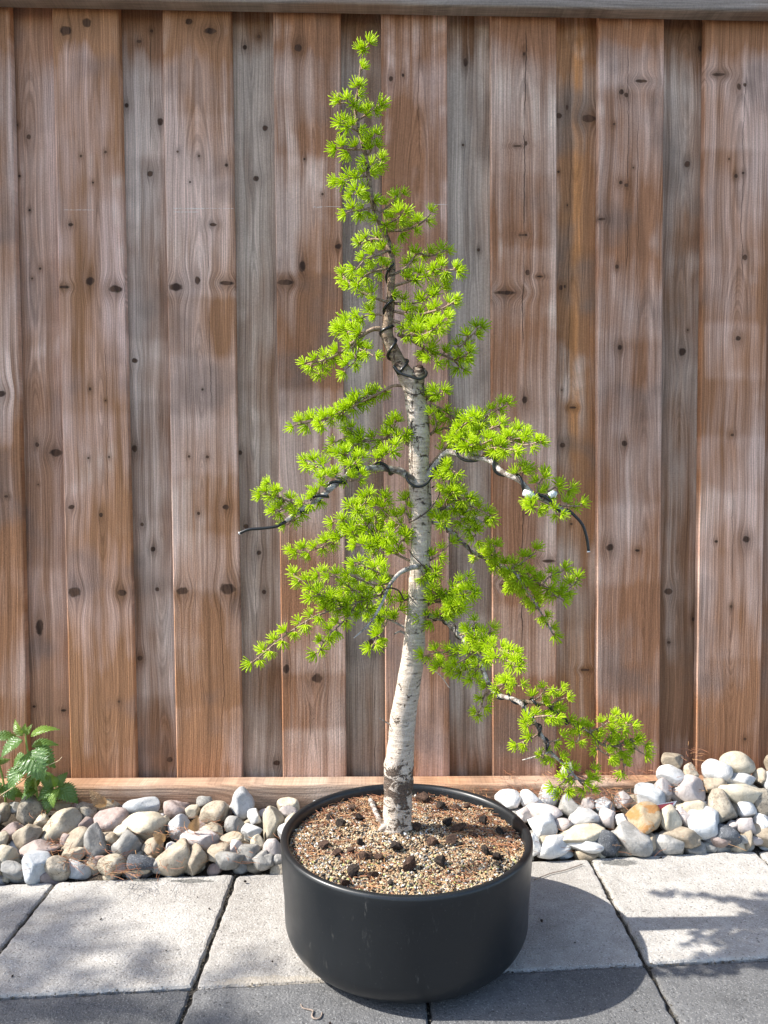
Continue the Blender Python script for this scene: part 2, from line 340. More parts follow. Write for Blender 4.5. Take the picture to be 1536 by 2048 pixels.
# ------------------------------------------------------------------ fence
FB = Vector((0, FY, 0)); fence = empty('wooden_fence', FB)
tag(fence, 'weathered brown board on board timber fence with top and bottom rails', 'fence')
FR_P, GR_P = (.43, .210, .108), (.66, .465, .370)
FR_R, GR_R = (.32, .165, .088), (.58, .445, .355)
PX = [  # x at top (y 30), x at bottom (y 1548), proud?
 (-118, -62, 1), (18, 56, 0), (103, 142, 1), (236, 272, 0), (323, 354, 1), (461, 484, 0), (545, 566, 1), (680, 693, 0), (761, 772, 1),
 (893, 900, 0), (980, 986, 1), (1112, 1114, 0), (1196, 1194, 1), (1328, 1320, 0), (1411, 1392, 1), (1545, 1519, 0), (1628, 1597, 1), (1761, 1722, 0)]
KN = {0: [(0, 787, 12, 8), (12, 993, 5, 3)],
 1: [(57, 273, 5, 6), (39, 352, 3, 3), (59, 420, 3, 3), (80, 537, 3, 3), (64, 557, 2.5, 2.5), (74, 889, 5, 6), (111, 905, 16, 9), (76, 969, 2, 2), (79, 1255, 9, 20), (68, 1413, 4, 3), (127, 1421, 6, 3), (30, 250, 6, 3)],
 2: [(131, 62, 13, 11), (173, 45, 10, 10), (162, 312, 3, 3), (211, 304, 3, 3), (186, 365, 2.5, 2.5), (141, 449, 6, 4), (180, 563, 9, 11), (230, 578, 16, 8), (129, 574, 13, 4), (180, 778, 3, 4), (211, 801, 2, 2), (177, 916, 3, 3), (218, 914, 2.5, 2.5), (143, 1014, 8, 6), (202, 1030, 4.5, 6), (150, 1184, 15, 12), (242, 1185, 12, 8), (238, 1403, 3, 3)],
 3: [(278, 83, 5, 4), (303, 62, 3.5, 3.5), (253, 210, 5, 6), (320, 244, 7, 10), (300, 347, 7, 7), (269, 721, 7, 7), (269, 897, 6, 8), (284, 1049, 4.5, 4.5), (306, 1098, 6, 6), (314, 1179, 5, 5), (280, 1316, 6, 6), (340, 1519, 7, 7)],
 4: [(378, 43, 8, 7), (420, 62, 14, 7), (355, 303, 3, 3), (398, 312, 3, 3), (453, 330, 4, 4), (380, 364, 2.5, 2.5), (426, 449, 8, 4), (395, 562, 7, 10), (352, 574, 16, 9), (453, 566, 16, 5), (405, 779, 3, 3), (378, 913, 3, 3), (415, 914, 3.5, 3.5), (451, 1014, 7, 6), (397, 1027, 4, 4), (365, 1182, 13, 9), (455, 1178, 18, 14)],
 5: [(490, 94, 5, 5), (518, 73, 4, 4), (530, 256, 7, 7), (512, 357, 7, 7), (480, 905, 5, 6), (492, 1053, 6, 6), (518, 1106, 6, 6), (528, 1184, 5, 5), (553, 1526, 8, 6)],
 6: [(597, 95, 9, 8), (605, 532, 7, 11), (645, 388, 3, 3), (676, 493, 8, 6), (572, 565, 18, 6), (635, 1357, 12, 12), (572, 1337, 7, 11), (617, 1165, 2.5, 2.5), (609, 318, 3, 3)],
 7: [(740, 1288, 9, 13), (727, 690, 4, 4)],
 8: [(782, 157, 5, 6), (806, 150, 3, 4), (848, 1180, 4, 4)],
 9: [(931, 125, 5, 9), (926, 290, 3, 3), (957, 500, 4, 4), (921, 538, 8, 9)],
 10: [(1048, 108, 3, 5), (1052, 287, 4, 6), (1055, 545, 5, 7), (1050, 800, 6, 8), (1052, 470, 3, 3), (1080, 553, 8, 2), (1045, 470, 8, 2), (1035, 292, 10, 2), (1095, 1122, 16, 4), (1020, 1170, 22, 5), (1052, 1028, 3, 3), (1010, 585, 26, 5)],
 11: [(1118, 231, 8, 6), (1178, 237, 17, 8), (1117, 343, 3, 3), (1134, 215, 3, 7), (1135, 410, 2, 3), (1122, 575, 5, 6), (1130, 573, 3, 4), (1124, 780, 2, 2), (1126, 890, 8, 6), (1170, 1340, 11, 3), (1147, 815, 8, 3), (1143, 1048, 3, 3)],
 12: [(1243, 183, 5, 6), (1253, 190, 5, 6), (1282, 162, 15, 4), (1242, 365, 4, 4), (1253, 370, 4, 4), (1228, 248, 3, 3), (1267, 335, 2, 2), (1234, 533, 5, 5), (1240, 695, 6, 6), (1249, 887, 7, 6), (1220, 1095, 9, 8), (1275, 1101, 5, 3), (1204, 438, 8, 3)],
 13: [(1375, 328, 7, 7), (1402, 97, 6, 6), (1365, 703, 9, 9), (1337, 1183, 9, 8), (1387, 1238, 4, 5), (1338, 1285, 4, 3), (1376, 660, 2, 2)],
 14: [(1436, 149, 17, 4), (1478, 173, 6, 8), (1490, 170, 5, 5), (1472, 352, 4, 4), (1486, 346, 3.5, 3.5), (1490, 515, 6, 7), (1476, 677, 7, 6), (1464, 870, 5, 4), (1493, 1078, 9, 8), (1432, 1083, 4, 3), (1490, 1478, 4, 4), (1458, 318, 2, 2), (1462, 1213, 3, 3)]}
CR = {3: [(.005, 1.5, 1.78, .0011)], 4: [(.03, .0, .55, .0009), (.01, .9, 1.3, .0008)], 2: [(.02, .7, 1.1, .0008)], 6: [(-.01, .05, .5, .0008)], 7: [(.02, .0, .6, .0012)],
      8: [(.0, 1.4, 1.8, .0008)], 10: [(-.012, .35, 1.8, .0016)], 12: [(-.02, 1.2, 1.75, .0010), (.005, 1.1, 1.6, .0009)], 14: [(.01, 1.2, 1.7, .0009), (-.0, .3, .8, .0008)], 11: [(-.03, .9, 1.78, .0008)], 5: [(-.01, .2, .8, .0008)]}
WEA = {0: .46, 1: .30, 2: .40, 3: .62, 4: .44, 5: .86, 6: .40, 7: .72, 8: .36, 9: .92, 10: .46, 11: .25, 12: .50, 13: .40, 14: .50, 15: .3, 16: .4, 17: .4}
DRK = {0: 1.0, 1: 1.0, 3: 1.0, 5: .95, 7: .80, 9: .9, 11: 1.0, 13: .92, 10: .95, 12: .97}
TH = .020
MARKS = {4: [(-.07, .0, 1.374, .0016), (-.07, -.01, 1.3665, .0014), (-.07, .07, 1.3745, .0008)], 6: [(.0, .022, 1.378, .0012), (.0, .075, 1.380, .0007)], 8: [(.03, .075, 1.386, .0009)], 2: [(-.07, .0, 1.37, .0008)]}
def board(xa_t, xb_t, zt, xa_b, xb_b, zb, y_front, mat, orig, seed, name='board'):
    """a sawn board, slightly uneven along its edges; own frame at orig"""
    n = 14; v = []; rs_ = random.Random(seed); bow = rs_.uniform(-.002, .002); ch = .0022
    for i in range(n+1):
        t = i/n; z = zb + (zt-zb)*t; wb = bow*math.sin(math.pi*t)
        xa = xa_b + (xa_t-xa_b)*t + .0009*mn.noise((seed, z*7, 0)); xb = xb_b + (xb_t-xb_b)*t + .0009*mn.noise((seed+.5, z*7, 3))
        for (x, y) in ((xa, TH), (xa, ch), (xa+ch, 0), (xb-ch, 0), (xb, ch), (xb, TH)):
            xx = x; yy = y_front + y + wb + FYAW*x
            v.append((xx-orig.x, yy-orig.y, z-orig.z))
    f = []
    for i in range(n):
        for k in range(6):
            k2 = (k+1) % 6; f.append((i*6+k, i*6+k2, (i+1)*6+k2, (i+1)*6+k))
    f += [tuple(range(5, -1, -1)), tuple(n*6+k for k in range(6))]
    m_ = MB(); m_.add(v, f); me = m_.mesh(name, mat)
    o = bpy.data.objects.new(name, me); COL.objects.link(o); o.parent = fence; o.location = orig - FB
    return o
zt_l, zt_r = at_fence(0, 18).z, at_fence(1536, 46).z
def railz(x): 
    a, b = at_fence(0, 18).x, at_fence(1536, 46).x
    return zt_l + (zt_r-zt_l)*(x-a)/(b-a)
edges = []
for (t, b, pr) in PX: 
    off = 0 if pr else .023
    edges.append((at_fence(t, 30, off), at_fence(b, 1548, off), pr))
def mirror_px(px_list): pass
boards = []
for i in range(len(PX)-1):
    pr = PX[i][2]; off = 0 if pr else .023
    a_t, a_b = at_fence(PX[i][0], 30, off), at_fence(PX[i][1], 1548, off)
    b_t, b_b = at_fence(PX[i+1][0], 30, off), at_fence(PX[i+1][1], 1548, off)
    boards.append((i, pr, off, a_t.x, b_t.x, a_b.x, b_b.x))
pitch = .1245*2
xl = boards[0][3]; xr = boards[-1][4]
for j in range(1, 9):     # the fence goes on to both sides of the picture
    pr = (j % 2 == 0)
    wd = .152 if pr else .097
    boards.append((100+j, int(pr), 0 if pr else .023, xl-wd, xl, xl-wd, xl)); xl -= wd
    pr = (j % 2 == 1); wd = .152 if pr else .097
    # last traced piece on the right is a proud board's neighbour
    boards.append((200+j, int(pr), 0 if pr else .023, xr, xr+wd, xr, xr+wd)); xr += wd
for (i, pr, off, at_, bt_, ab_, bb_) in boards:
    ext = 0 if pr else .024
    orig = Vector(((ab_+bb_)/2, FY+off+FYAW*(ab_+bb_)/2, .0))
    kn = []
    for (kx, kz, rx, rz) in KN.get(i, []):
        p = at_fence(kx, kz, off); s = p.y/F; kn.append((p.x-orig.x, p.z-orig.z, max(rx*s, .0022), max(rz*s, .0022)))
    if i >= 100:
        rk = random.Random(i); kn = [(rk.uniform(-.05, .05), rk.uniform(.1, 1.75), rk.uniform(.003, .011), rk.uniform(.003, .011)) for _ in range(7)]
    rj = random.Random(i*7+1); jf = rj.uniform(.93, 1.07); jv = lambda c: tuple(x*jf*rj.uniform(.985, 1.015) for x in c)
    fr, gr = (FR_P, GR_P) if pr else (FR_R, GR_R)
    stk = None
    if i == 11: fr = (.42, .20, .095); stk = (-.018, .014, (.60, .27, .105), .85)
    if i == 1: fr, gr = (.46, .25, .145), (.66, .46, .36)
    if i == 13: fr = (.32, .17, .095)
    mt = wood('cedar_board_%d' % i, 11+i*1.37, jv(fr), jv(gr), WEA.get(i, .4), blocks=(.50 if pr else .15), knots=kn, cracks=CR.get(i, ()), ztop=1.80, heart=random.Random(i+3).uniform(-.03, .03), streak=stk, dark=DRK.get(i, 1.0), marks=MARKS.get(i, ()))
    zt = railz((at_+bt_)/2) + .12
    board(at_-ext, bt_+ext, zt, ab_-ext, bb_+ext, .086 if False else .03, FY+off, mt, orig, i*1.7)
# rails
def rail(name, zfun, hgt, y0, y1, xa, xb, mat, rnd=.006):
    """long timber with rounded arrises; its own frame at the left end"""
    n = 40; v = []; prof = []
    r = rnd
    base = [(y0, 0), (y1, 0), (y1, hgt), (y0, hgt)]
    for (cy, cz, a0) in ((y0+r, hgt-r, 90), (y0+r, r, 180), (y1-r, r, 270), (y1-r, hgt-r, 0)):
        for k in range(4):
            a = R(a0 + k*30); prof.append((cy + r*math.cos(a), cz + r*math.sin(a)))
    m_ = len(prof)
    for i in range(n+1):
        x = xa + (xb-xa)*i/n
        for (y, z) in prof:
            v.append((x-xa, FYAW*x + y + .0008*mn.noise((x*5, 3, 1)) - FYAW*xa, zfun(x)-zfun(xa) + z + .001*mn.noise((x*4, 0, 7))))
    f = [(i*m_+k, i*m_+(k+1) % m_, (i+1)*m_+(k+1) % m_, (i+1)*m_+k) for i in range(n) for k in range(m_)]
    f += [tuple(range(m_-1, -1, -1)), tuple(n*m_+k for k in range(m_))]
    q = MB(); q.add(v, f); me = q.mesh(name, mat, True); o = bpy.data.objects.new(name, me); COL.objects.link(o)
    o.parent = fence; o.location = Vector((xa, FY + FYAW*xa*0, zfun(xa))) - FB + Vector((0, FYAW*xa, 0))
    return o
M_RAIL = wood('rail_timber', 501, (.38, .215, .125), (.40, .30, .23), .5, axis='X', heart=.04, cracks=((.04, .4, 1.3, .0008),))
M_RAILT = wood('cap_timber', 502, (.30, .20, .14), (.33, .28, .24), .62, axis='X', heart=.07)
rail('bottom_rail', lambda x: .002, .086, -.056, -.003, boards[-2][3]-.6 if False else -2.0, 2.0, M_RAIL, .008)
rail('top_rail', railz, .14, -.042, -.002, -2.0, 2.0, M_RAILT, .006)
rail('back_rail', lambda x: .35, .089, .048, .086, -2.0, 2.0, M_RAIL)

# ------------------------------------------------------------------ pot
POT = Vector((.037, 1.28, 0)); PR, PH = .208, .185
M_POT, nt, bs = newmat('black_pot_resin'); N = NT(nt); p = N.obj()
n1 = N.noise(p, 14, 4, .6); n2 = N.noise(N.vmul(p, (60, 60, 340)), 1, 3); scr = N.noise(N.vmul(p, (90, 90, 22)), 1, 4, .7); sp3 = N.noise(p, 260, 2)
dust = N.m('MULTIPLY', N.ss(scr, .60, .72), N.ss(n1, .40, .62)); dust = N.m('ADD', N.m('MULTIPLY', dust, .9), N.m('MULTIPLY', N.ss(sp3, .68, .74), .35))
zz = N.node('ShaderNodeSeparateXYZ', {0: p}).outputs[2]
dust = N.m('ADD', dust, N.m('MULTIPLY', N.m('MULTIPLY', N.ss(zz, .05, .0), N.ss(n1, .35, .6)), .25))
N.put(bs.inputs['Base Color'], N.mix(N.m('MULTIPLY', dust, .30), (.0095, .0115, .0135), (.22, .21, .19)))
N.put(bs.inputs['Roughness'], N.lin(n1, .3, .7, .30, .46)); N.put(bs.inputs['Normal'], N.bump(n2, .0002, .3)); bs.inputs['Specular IOR Level'].default_value = .5
prof = [(0, .004), (.10, .004), (.134, .0005), (.144, .0005), (.151, .003)]
for k in range(1, 13):
    a = -90 + 82*k/12; prof.append((.1485 + .0530*math.cos(R(a)), .0565 + .0535*math.sin(R(a))))
prof += [(.2020, .085), (.2040, .11), (.2058, .14), (.2073, .168), (PR, PH-.006), (PR-.0008, PH-.0022), (PR-.0032, PH), (PR-.0085, PH), (PR-.0118, PH-.0022), (PR-.013, PH-.007), (.1935, .150), (.191, .12), (0, .118)]
mb = MB(); SG = 160; v = []; f = []
for (r, z) in prof:
    for k in range(SG): v.append((max(r, .0004)*math.cos(2*math.pi*k/SG), max(r, .0004)*math.sin(2*math.pi*k/SG), z))
for i in range(len(prof)-1):
    for k in range(SG):
        k2 = (k+1) % SG; f.append((i*SG+k, i*SG+k2, (i+1)*SG+k2, (i+1)*SG+k))
mb.add(v, f); pot = mb.build('planter_pot', M_POT, None, True); pot.location = POT
tag(pot, 'wide round matte black planter bowl standing on the paving, holding the larch', 'pot')

# ------------------------------------------------------------------ soil
TB = at_z(793, 1665, .172); TY = TB.y
def soil_z(x, y):
    d = math.hypot(x-POT.x, y-POT.y); dt = math.hypot(x-TB.x, y-TB.y)
    return .1665 + .006*math.exp(-(d/.14)**2) + .010*math.exp(-(dt/.05)**2) + .004*mn.noise((x*16, y*16, 0)) + .002*mn.noise((x*50, y*50, 2))
M_SOIL = soilmat('dark_potting_soil', (.05, .036, .025), (.22, .165, .11), 220)
mb = MB(); v = []; f = []; NR = 26; NS = 72
for i in range(NR+1):
    for k in range(NS):
        r = .1942*i/NR; a = 2*math.pi*k/NS; x = POT.x+r*math.cos(a); y = POT.y+r*math.sin(a)
        v.append((x, y, soil_z(x, y)-.001))
for i in range(NR):
    for k in range(NS):
        k2 = (k+1) % NS; f.append((i*NS+k, i*NS+k2, (i+1)*NS+k2, (i+1)*NS+k)) if i else f.append((k, NS+k2, NS+k))
mb.add(v, f); soil = mb.build('potting_soil', M_SOIL, None, True); tag(soil, 'gritty brown potting soil surface filling the black bowl', 'soil', kind='stuff')
def plain(name, c, rough=.8, c2=None, sc=300, bumpd=.0006, spec=.3):
    m, nt, bs = newmat(name); N = NT(nt)
    if c2: 
        n = N.noise(N.geo(), sc, 3, .6); N.put(bs.inputs['Base Color'], N.mix(N.ss(n, .35, .65), c, c2)); N.put(bs.inputs['Normal'], N.bump(n, bumpd))
    else: bs.inputs['Base Color'].default_value = c + (1,)
    bs.inputs['Roughness'].default_value = rough; bs.inputs['Specular IOR Level'].default_value = spec; return m
GM = [plain('grit_cream', (.40, .32, .20), .85, (.55, .47, .33), 500), plain('grit_tan', (.30, .20, .11), .85, (.45, .33, .20), 500), plain('grit_white', (.62, .60, .54), .8, (.72, .70, .66), 500),
      plain('grit_grey', (.16, .15, .14), .85, (.28, .27, .25), 500), plain('grit_rust', (.22, .11, .06), .85, (.30, .18, .10), 500), plain('grit_moss', (.30, .34, .10), .9, (.45, .44, .20), 500), plain('grit_black', (.02, .017, .015), .9, (.05, .04, .035), 500)]
def granule(mb, p, s, rs_, mi):
    b = [(0, 0, 1), (.94, 0, .2), (.2, .9, .1), (-.8, .5, .15), (-.7, -.6, .1), (.3, -.9, .2), (0, 0, -.8)]
    q = Matrix.Rotation(rs_.uniform(0, 6.28), 3, 'Z') @ Matrix.Rotation(rs_.uniform(-1, 1), 3, 'X'); sx, sy = rs_.uniform(.75, 1.3), rs_.uniform(.75, 1.2)
    mb.add([p + q @ Vector((a*sx*s*rs_.uniform(.8, 1.2), b_*sy*s*rs_.uniform(.8, 1.2), c*s*.8)) for a, b_, c in b], [(0, 1, 2), (0, 2, 3), (0, 3, 4), (0, 4, 5), (0, 5, 1), (6, 2, 1), (6, 3, 2), (6, 4, 3), (6, 5, 4), (6, 1, 5)], mi)
mb = MB(); rs = random.Random(21)
for _ in range(15500):
    r = .1935*math.sqrt(rs.random()); a = rs.uniform(0, 6.283); x = POT.x+r*math.cos(a); y = POT.y+r*math.sin(a)
    if math.hypot(x-TB.x, y-TB.y) < .020: continue
    fr = (POT.y - y)/.19      # +1 at the front rim
    cl = mn.noise((x*14, y*14, 5))
    wts = [3 + fr*1.2, 4.5, .8, 1.5, 2.4 - 1.2*fr, max(0, 1.4*fr-.1), 1.6]
    if cl > .15: wts[1] *= 1.8; wts[4] *= 1.8; wts[6] *= 2
    mi = rs.choices(range(7), wts)[0]
    s = rs.uniform(.0012, .0030) * (1.25 if rs.random() < .12 else 1)
    granule(mb, Vector((x, y, soil_z(x, y)+rs.uniform(-.0006, .0012))), s, rs, mi)
grit = mb.build('potting_grit', GM); tag(grit, 'cream and tan grit granules scattered over the potting soil', 'grit', kind='stuff')
# dark lumps lying on the soil
M_LUMP = plain('dark_lump', (.010, .008, .007), .95, (.035, .024, .018), 260, .0012); M_LUMP2 = plain('brown_lump', (.035, .020, .014), .95, (.085, .050, .034), 260, .0012)
def lump(s, seed, flat=.85):
    bm = bmesh.new(); bmesh.ops.create_icosphere(bm, subdivisions=2, radius=1)
    r_ = random.Random(seed); cuts = [(Vector((r_.gauss(0, 1), r_.gauss(0, 1), r_.gauss(0, 1))).normalized(), r_.uniform(.30, .7)) for _ in range(9)]
    for v_ in bm.verts:
        p = v_.co.copy()
        for n, d in cuts:
            k = p.dot(n)
            if k > d: p -= n*(k-d)
        p *= 1 + .22*mn.noise(p*2.2 + Vector((seed, 0, 0))) + .10*mn.noise(p*6 + Vector((0, seed, 0)))
        v_.co = Vector((p.x*s, p.y*s*r_.uniform(.97, 1.03), p.z*s*flat))
    me = bpy.data.meshes.new('lump'); bm.to_mesh(me); bm.free(); return me
LUMPS = [lump(1, i*3.3+1) for i in range(6)]
lp = [(658, 1636, 14, 0), (679, 1651, 20, 0), (718, 1638, 20, 0), (650, 1690, 20, 1), (722, 1690, 20, 0), (705, 1748, 26, 0), (724, 1717, 20, 1), (790, 1704, 26, 0), (688, 1767, 20, 1), (676, 1709, 18, 1), (866, 1693, 24, 1), (882, 1731, 24, 0), (820, 1737, 30, 1), (880, 1614, 20, 0), (905, 1690, 22, 1), (914, 1664, 26, 1), (948, 1672, 16, 1), (968, 1643, 20, 0), (969, 1707, 22, 0), (995, 1717, 20, 0), (1001, 1664, 16, 0), (844, 1600, 24, 1), (912, 1617, 18, 1), (866, 1597, 12, 0), (940, 1597, 14, 1), (735, 1715, 16, 1), (702, 1617, 16, 1), (833, 1669, 18, 1), (760, 1718, 22, 1), (895, 1651, 22, 0), (745, 1750, 18, 1), (935, 1612, 14, 1), (780, 1767, 12, 0), (700, 1705, 14, 1)]
for i, (px, py, s, c) in enumerate(lp):
    p = at_z(px, py, .172); z = soil_z(p.x, p.y); sc_ = s*.72*p.y/F
    me = LUMPS[i % 6]; o = bpy.data.objects.new('soil_lump', me); COL.objects.link(o)
    if not me.materials: me.materials.append(M_LUMP)
    o.material_slots[0].link = 'OBJECT'; o.material_slots[0].material = (M_LUMP, M_LUMP2)[c]
    o.location = (p.x, p.y, z + sc_*.55); r_ = random.Random(i); o.rotation_euler = (r_.uniform(-.4, .4), r_.uniform(-.4, .4), r_.uniform(0, 6)); o.scale = (sc_*r_.uniform(.9, 1.15), sc_*r_.uniform(.85, 1.1), sc_*r_.uniform(.8, 1.05))
    dt = math.hypot(p.x-TB.x, p.y-TB.y); dp = math.hypot(p.x-POT.x, p.y-POT.y)
    pl = 'close beside the larch trunk' if dt < .055 else 'near the bowl rim on the fence side' if p.y > POT.y+.08 else 'near the bowl rim away from the fence' if p.y < POT.y-.10 else 'by the bowl rim' if dp > .14 else 'midway between larch trunk and bowl rim'
    lb = ('large ' if s >= 23 else 'small ' if s < 17 else '') + ('near black', 'dark brown')[c] + ' crumbly lump on the grit ' + pl
    tag(o, lb, 'soil lump', 'lumps on the soil: ' + lb)
# fallen needles
M_NEED = [plain('fallen_needle_rust', (.26, .105, .05), .7), plain('fallen_needle_tan', (.46, .25, .11), .7), plain('fallen_needle_dark', (.17, .07, .035), .8)]
def dry_needle(mb, p, L, rs_, tilt=.25, wd=.00042):
    a = rs_.uniform(0, 6.283); d = Vector((math.cos(a), math.sin(a), rs_.uniform(-tilt, tilt))).normalized(); s = Vector((-d.y, d.x, 0)).normalized(); b = s*rs_.uniform(-.25, .25)*L + Vector((0, 0, rs_.uniform(-.1, .15)*L))
    c = [p - d*L/2, p + b*.5, p + d*L/2]; up = Vector((0, 0, wd*1.2)); v = []
    for q in c: v += [q - s*wd, q + s*wd, q + up]
    mb.add(v, [(0, 3, 5, 2), (3, 6, 8, 5), (1, 2, 5, 4), (4, 5, 8, 7)], rs_.randrange(3) if rs_.random() < .6 else 0)
mb = MB(); rs = random.Random(4)
for _ in range(2600):
    r = .190*math.sqrt(rs.random()); a = rs.uniform(0, 6.283); x = POT.x+r*math.cos(a); y = POT.y+r*math.sin(a)
    if mn.noise((x*9, y*9, 1)) + (y-POT.y)*1.6 + max(0, abs(x-POT.x)-.10)*2 < rs.uniform(-.25, .35): continue
    dry_needle(mb, Vector((x, y, soil_z(x, y)+rs.uniform(.002, .006))), rs.uniform(.010, .024), rs)
tag(mb.build('fallen_needles', M_NEED), 'dry rust brown larch needles fallen on the soil in the black bowl', 'needles', kind='stuff')
#@@REST
# ------------------------------------------------------------------ river stones
def bed_back(x): return FY - .056 + FYAW*x
def bed_z(x, y):
    yb = rowY(0, x); t = max(0, min(1.25, (y-yb)/max(.05, bed_back(x)-yb)))
    hx = max(0, min(1, (x-.36)/.28)); hx = hx*hx*(3-2*hx)
    return .008 + .050*t + .075*hx*t
def at_bed(px, py, lift=0.0):
    d = ray(px, py); y = 1.40
    while y < 2.2:
        t = y/d.y; p = Vector((d.x*t, y, CAM_H + d.z*t))
        if p.z <= bed_z(p.x, p.y) + lift: return p
        y += .002
    return p
mb = MB(); v = []; f = []; nx, ny = 120, 10
for i in range(nx+1):
    x = -2.1 + 4.2*i/nx
    for j in range(ny+1):
        t = j/ny; y = rowY(0, x) + .004 + (bed_back(x)-.002-rowY(0, x))*t
        v.append((x, y, -.008 + (bed_z(x, y)-.008)*.8*t + .006*mn.noise((x*20, y*20, 0))))
for i in range(nx):
    for j in range(ny):
        b = i*(ny+1)+j; f.append((b, b+ny+1, b+ny+2, b+1))
mb.add(v, f); tag(mb.build('stone_bed', M_DIRT, None, True), kind='structure')
def stonemat(name, c1, c2, spk, vein=None, sc=14, spam=.5, fine=1.0):
    m, nt, bs = newmat(name); N = NT(nt); o = N.rnd(); p = N.vadd(N.geo(), N.xyz(N.m('MULTIPLY', o, 31), N.m('MULTIPLY', o, 17), 0))
    n0 = N.noise(p, sc*2.2, 4, .6, .6); n1 = N.noise(p, sc*14, 4, .65); n2 = N.noise(p, 520, 2, .6)
    col = N.mix(N.ss(n0, .36, .64), c1, c2)
    col = N.mix(N.m('MULTIPLY', N.ss(n1, .54, .68), spam), col, spk)
    col = N.mix(N.m('MULTIPLY', N.ss(n1, .44, .30), spam*.8), col, tuple(min(.85, c*1.3) for c in c2))
    col = N.mix(N.m('MULTIPLY', N.ss(n2, .58, .70), .35*fine), col, spk)
    if vein: col = N.mix(N.m('MULTIPLY', N.ss(N.noise(N.vadd(p, (3, 3, 3)), sc*1.6, 3, .6, 1.2), .50, .62), .85), col, vein)
    v = N.lin(o, 0, 1, .80, 1.22); col = N.mix(1.0, col, N.node('ShaderNodeCombineColor', {0: v, 1: v, 2: v}).outputs[0], 'MULTIPLY')
    N.put(bs.inputs['Base Color'], col); bs.inputs['Roughness'].default_value = .74; bs.inputs['Specular IOR Level'].default_value = .3
    N.put(bs.inputs['Normal'], N.bump(N.m('ADD', n1, N.m('MULTIPLY', n2, .4)), .0016, .9)); return m
SM = {'W': stonemat('stone_white', (.45, .445, .43), (.59, .58, .56), (.27, .27, .275), spam=.4), 'B': stonemat('stone_bluegrey', (.33, .345, .35), (.43, .44, .445), (.21, .22, .235), spam=.4),
 'C': stonemat('stone_cream', (.38, .33, .245), (.49, .435, .335), (.24, .195, .13), spam=.4), 'T': stonemat('stone_tan', (.25, .205, .15), (.38, .32, .24), (.13, .105, .078)),
 'P': stonemat('stone_pink', (.26, .195, .17), (.37, .30, .27), (.22, .16, .15)), 'L': stonemat('stone_palepink', (.38, .33, .305), (.49, .44, .415), (.32, .27, .25), spam=.35),
 'G': stonemat('stone_grey', (.23, .22, .20), (.345, .33, .305), (.13, .13, .13)), 'D': stonemat('stone_dark', (.055, .06, .068), (.11, .115, .125), (.34, .35, .36), spam=.65, sc=22),
 'O': stonemat('stone_orange', (.40, .31, .20), (.44, .36, .25), (.2, .13, .08), vein=(.42, .19, .05)), 'K': stonemat('stone_speckled', (.20, .17, .13), (.34, .30, .24), (.07, .06, .05), spam=.8)}
CW = {'W': 'white', 'B': 'pale blue grey', 'C': 'cream', 'T': 'tan', 'P': 'dusky pink', 'L': 'pale pink', 'G': 'grey', 'D': 'dark charcoal', 'O': 'rust streaked', 'K': 'brown speckled'}
def stone_mesh(seed, ncut, rnd):
    bm = bmesh.new(); bmesh.ops.create_icosphere(bm, subdivisions=4, radius=1); r_ = random.Random(seed)
    cuts = []
    for _ in range(ncut):
        cuts.append((Vector((r_.gauss(0, 1), r_.gauss(0, 1), r_.gauss(0, 1))).normalized(), r_.uniform(.56, .84)))
    for v_ in bm.verts:
        p = v_.co.copy(); q = p.copy()
        for n, d in cuts:
            k = q.dot(n)
            if k > d: q -= n*(k-d)*rnd
        q *= 1 + .13*mn.noise(p*1.0 + Vector((seed, 0, 0))) + .07*mn.noise(p*2.1 + Vector((0, seed, 0))) + .022*mn.noise(p*5.5 + Vector((0, 0, seed))) + .008*mn.noise(p*13 + Vector((0, 0, seed)))
        v_.co = q
    for _ in range(1): bmesh.ops.smooth_vert(bm, verts=bm.verts, factor=.5, use_axis_x=True, use_axis_y=True, use_axis_z=True)
    for k in range(3):
        ex = max(abs(v_.co[k]) for v_ in bm.verts)
        for v_ in bm.verts: v_.co[k] /= ex
    me = bpy.data.meshes.new('river_stone'); bm.to_mesh(me); bm.free()
    me.polygons.foreach_set('use_smooth', [True]*len(me.polygons)); me.materials.append(SM['W']); return me
SMESH = [stone_mesh(i*5.1+2, 5 + (i*5) % 9, .90 + .02*(i % 5)) for i in range(24)]
def stone_label(px, py, w_, h_, c, ang, kinds):
    s = (w_*h_)**.5
    sz = 'large' if s > 62 else 'small' if s < 34 else 'medium'
    sh = 'upright' if h_ > 1.3*w_ else 'long' if w_ > 1.75*h_ else 'oval' if w_ > 1.25*h_ else 'rounded'
    if px < 175: pl = 'at the foot of the nettle'
    elif px < 560: pl = 'between nettle and black bowl'
    elif px < 700 or (980 < px < 1075): pl = 'close beside the black bowl'
    elif px < 1250: pl = 'under the lowest larch branch'
    else: pl = 'in the heap against the fence'
    if px < 980: ln = 1568 + 15; dep = (py-1580)/170
    else: dep = (py-1530)/175
    row = ' by the rail' if dep < .22 else ' by the slabs' if dep > .78 else ''
    return f"{sz} {CW[c]} {sh} river stone {pl}{row}"
ST = []
def put_stone(p, rx, ry, rz, roll, c, i, label=None, group=None):
    me = SMESH[i % len(SMESH)]; o = bpy.data.objects.new('river_stone', me); COL.objects.link(o)
    o.material_slots[0].link = 'OBJECT'; o.material_slots[0].material = SM[c]
    o.rotation_mode = 'XYZ'; r_ = random.Random(i*13+7)
    o.rotation_euler = (R(-18)+r_.uniform(-.25, .25), -roll, r_.uniform(-.35, .35)); o.location = p; o.scale = (rx, ry, rz)
    tag(o, label, 'stone', group or 'river stones: ' + label); ST.append((p, rx, ry, rz)); return o
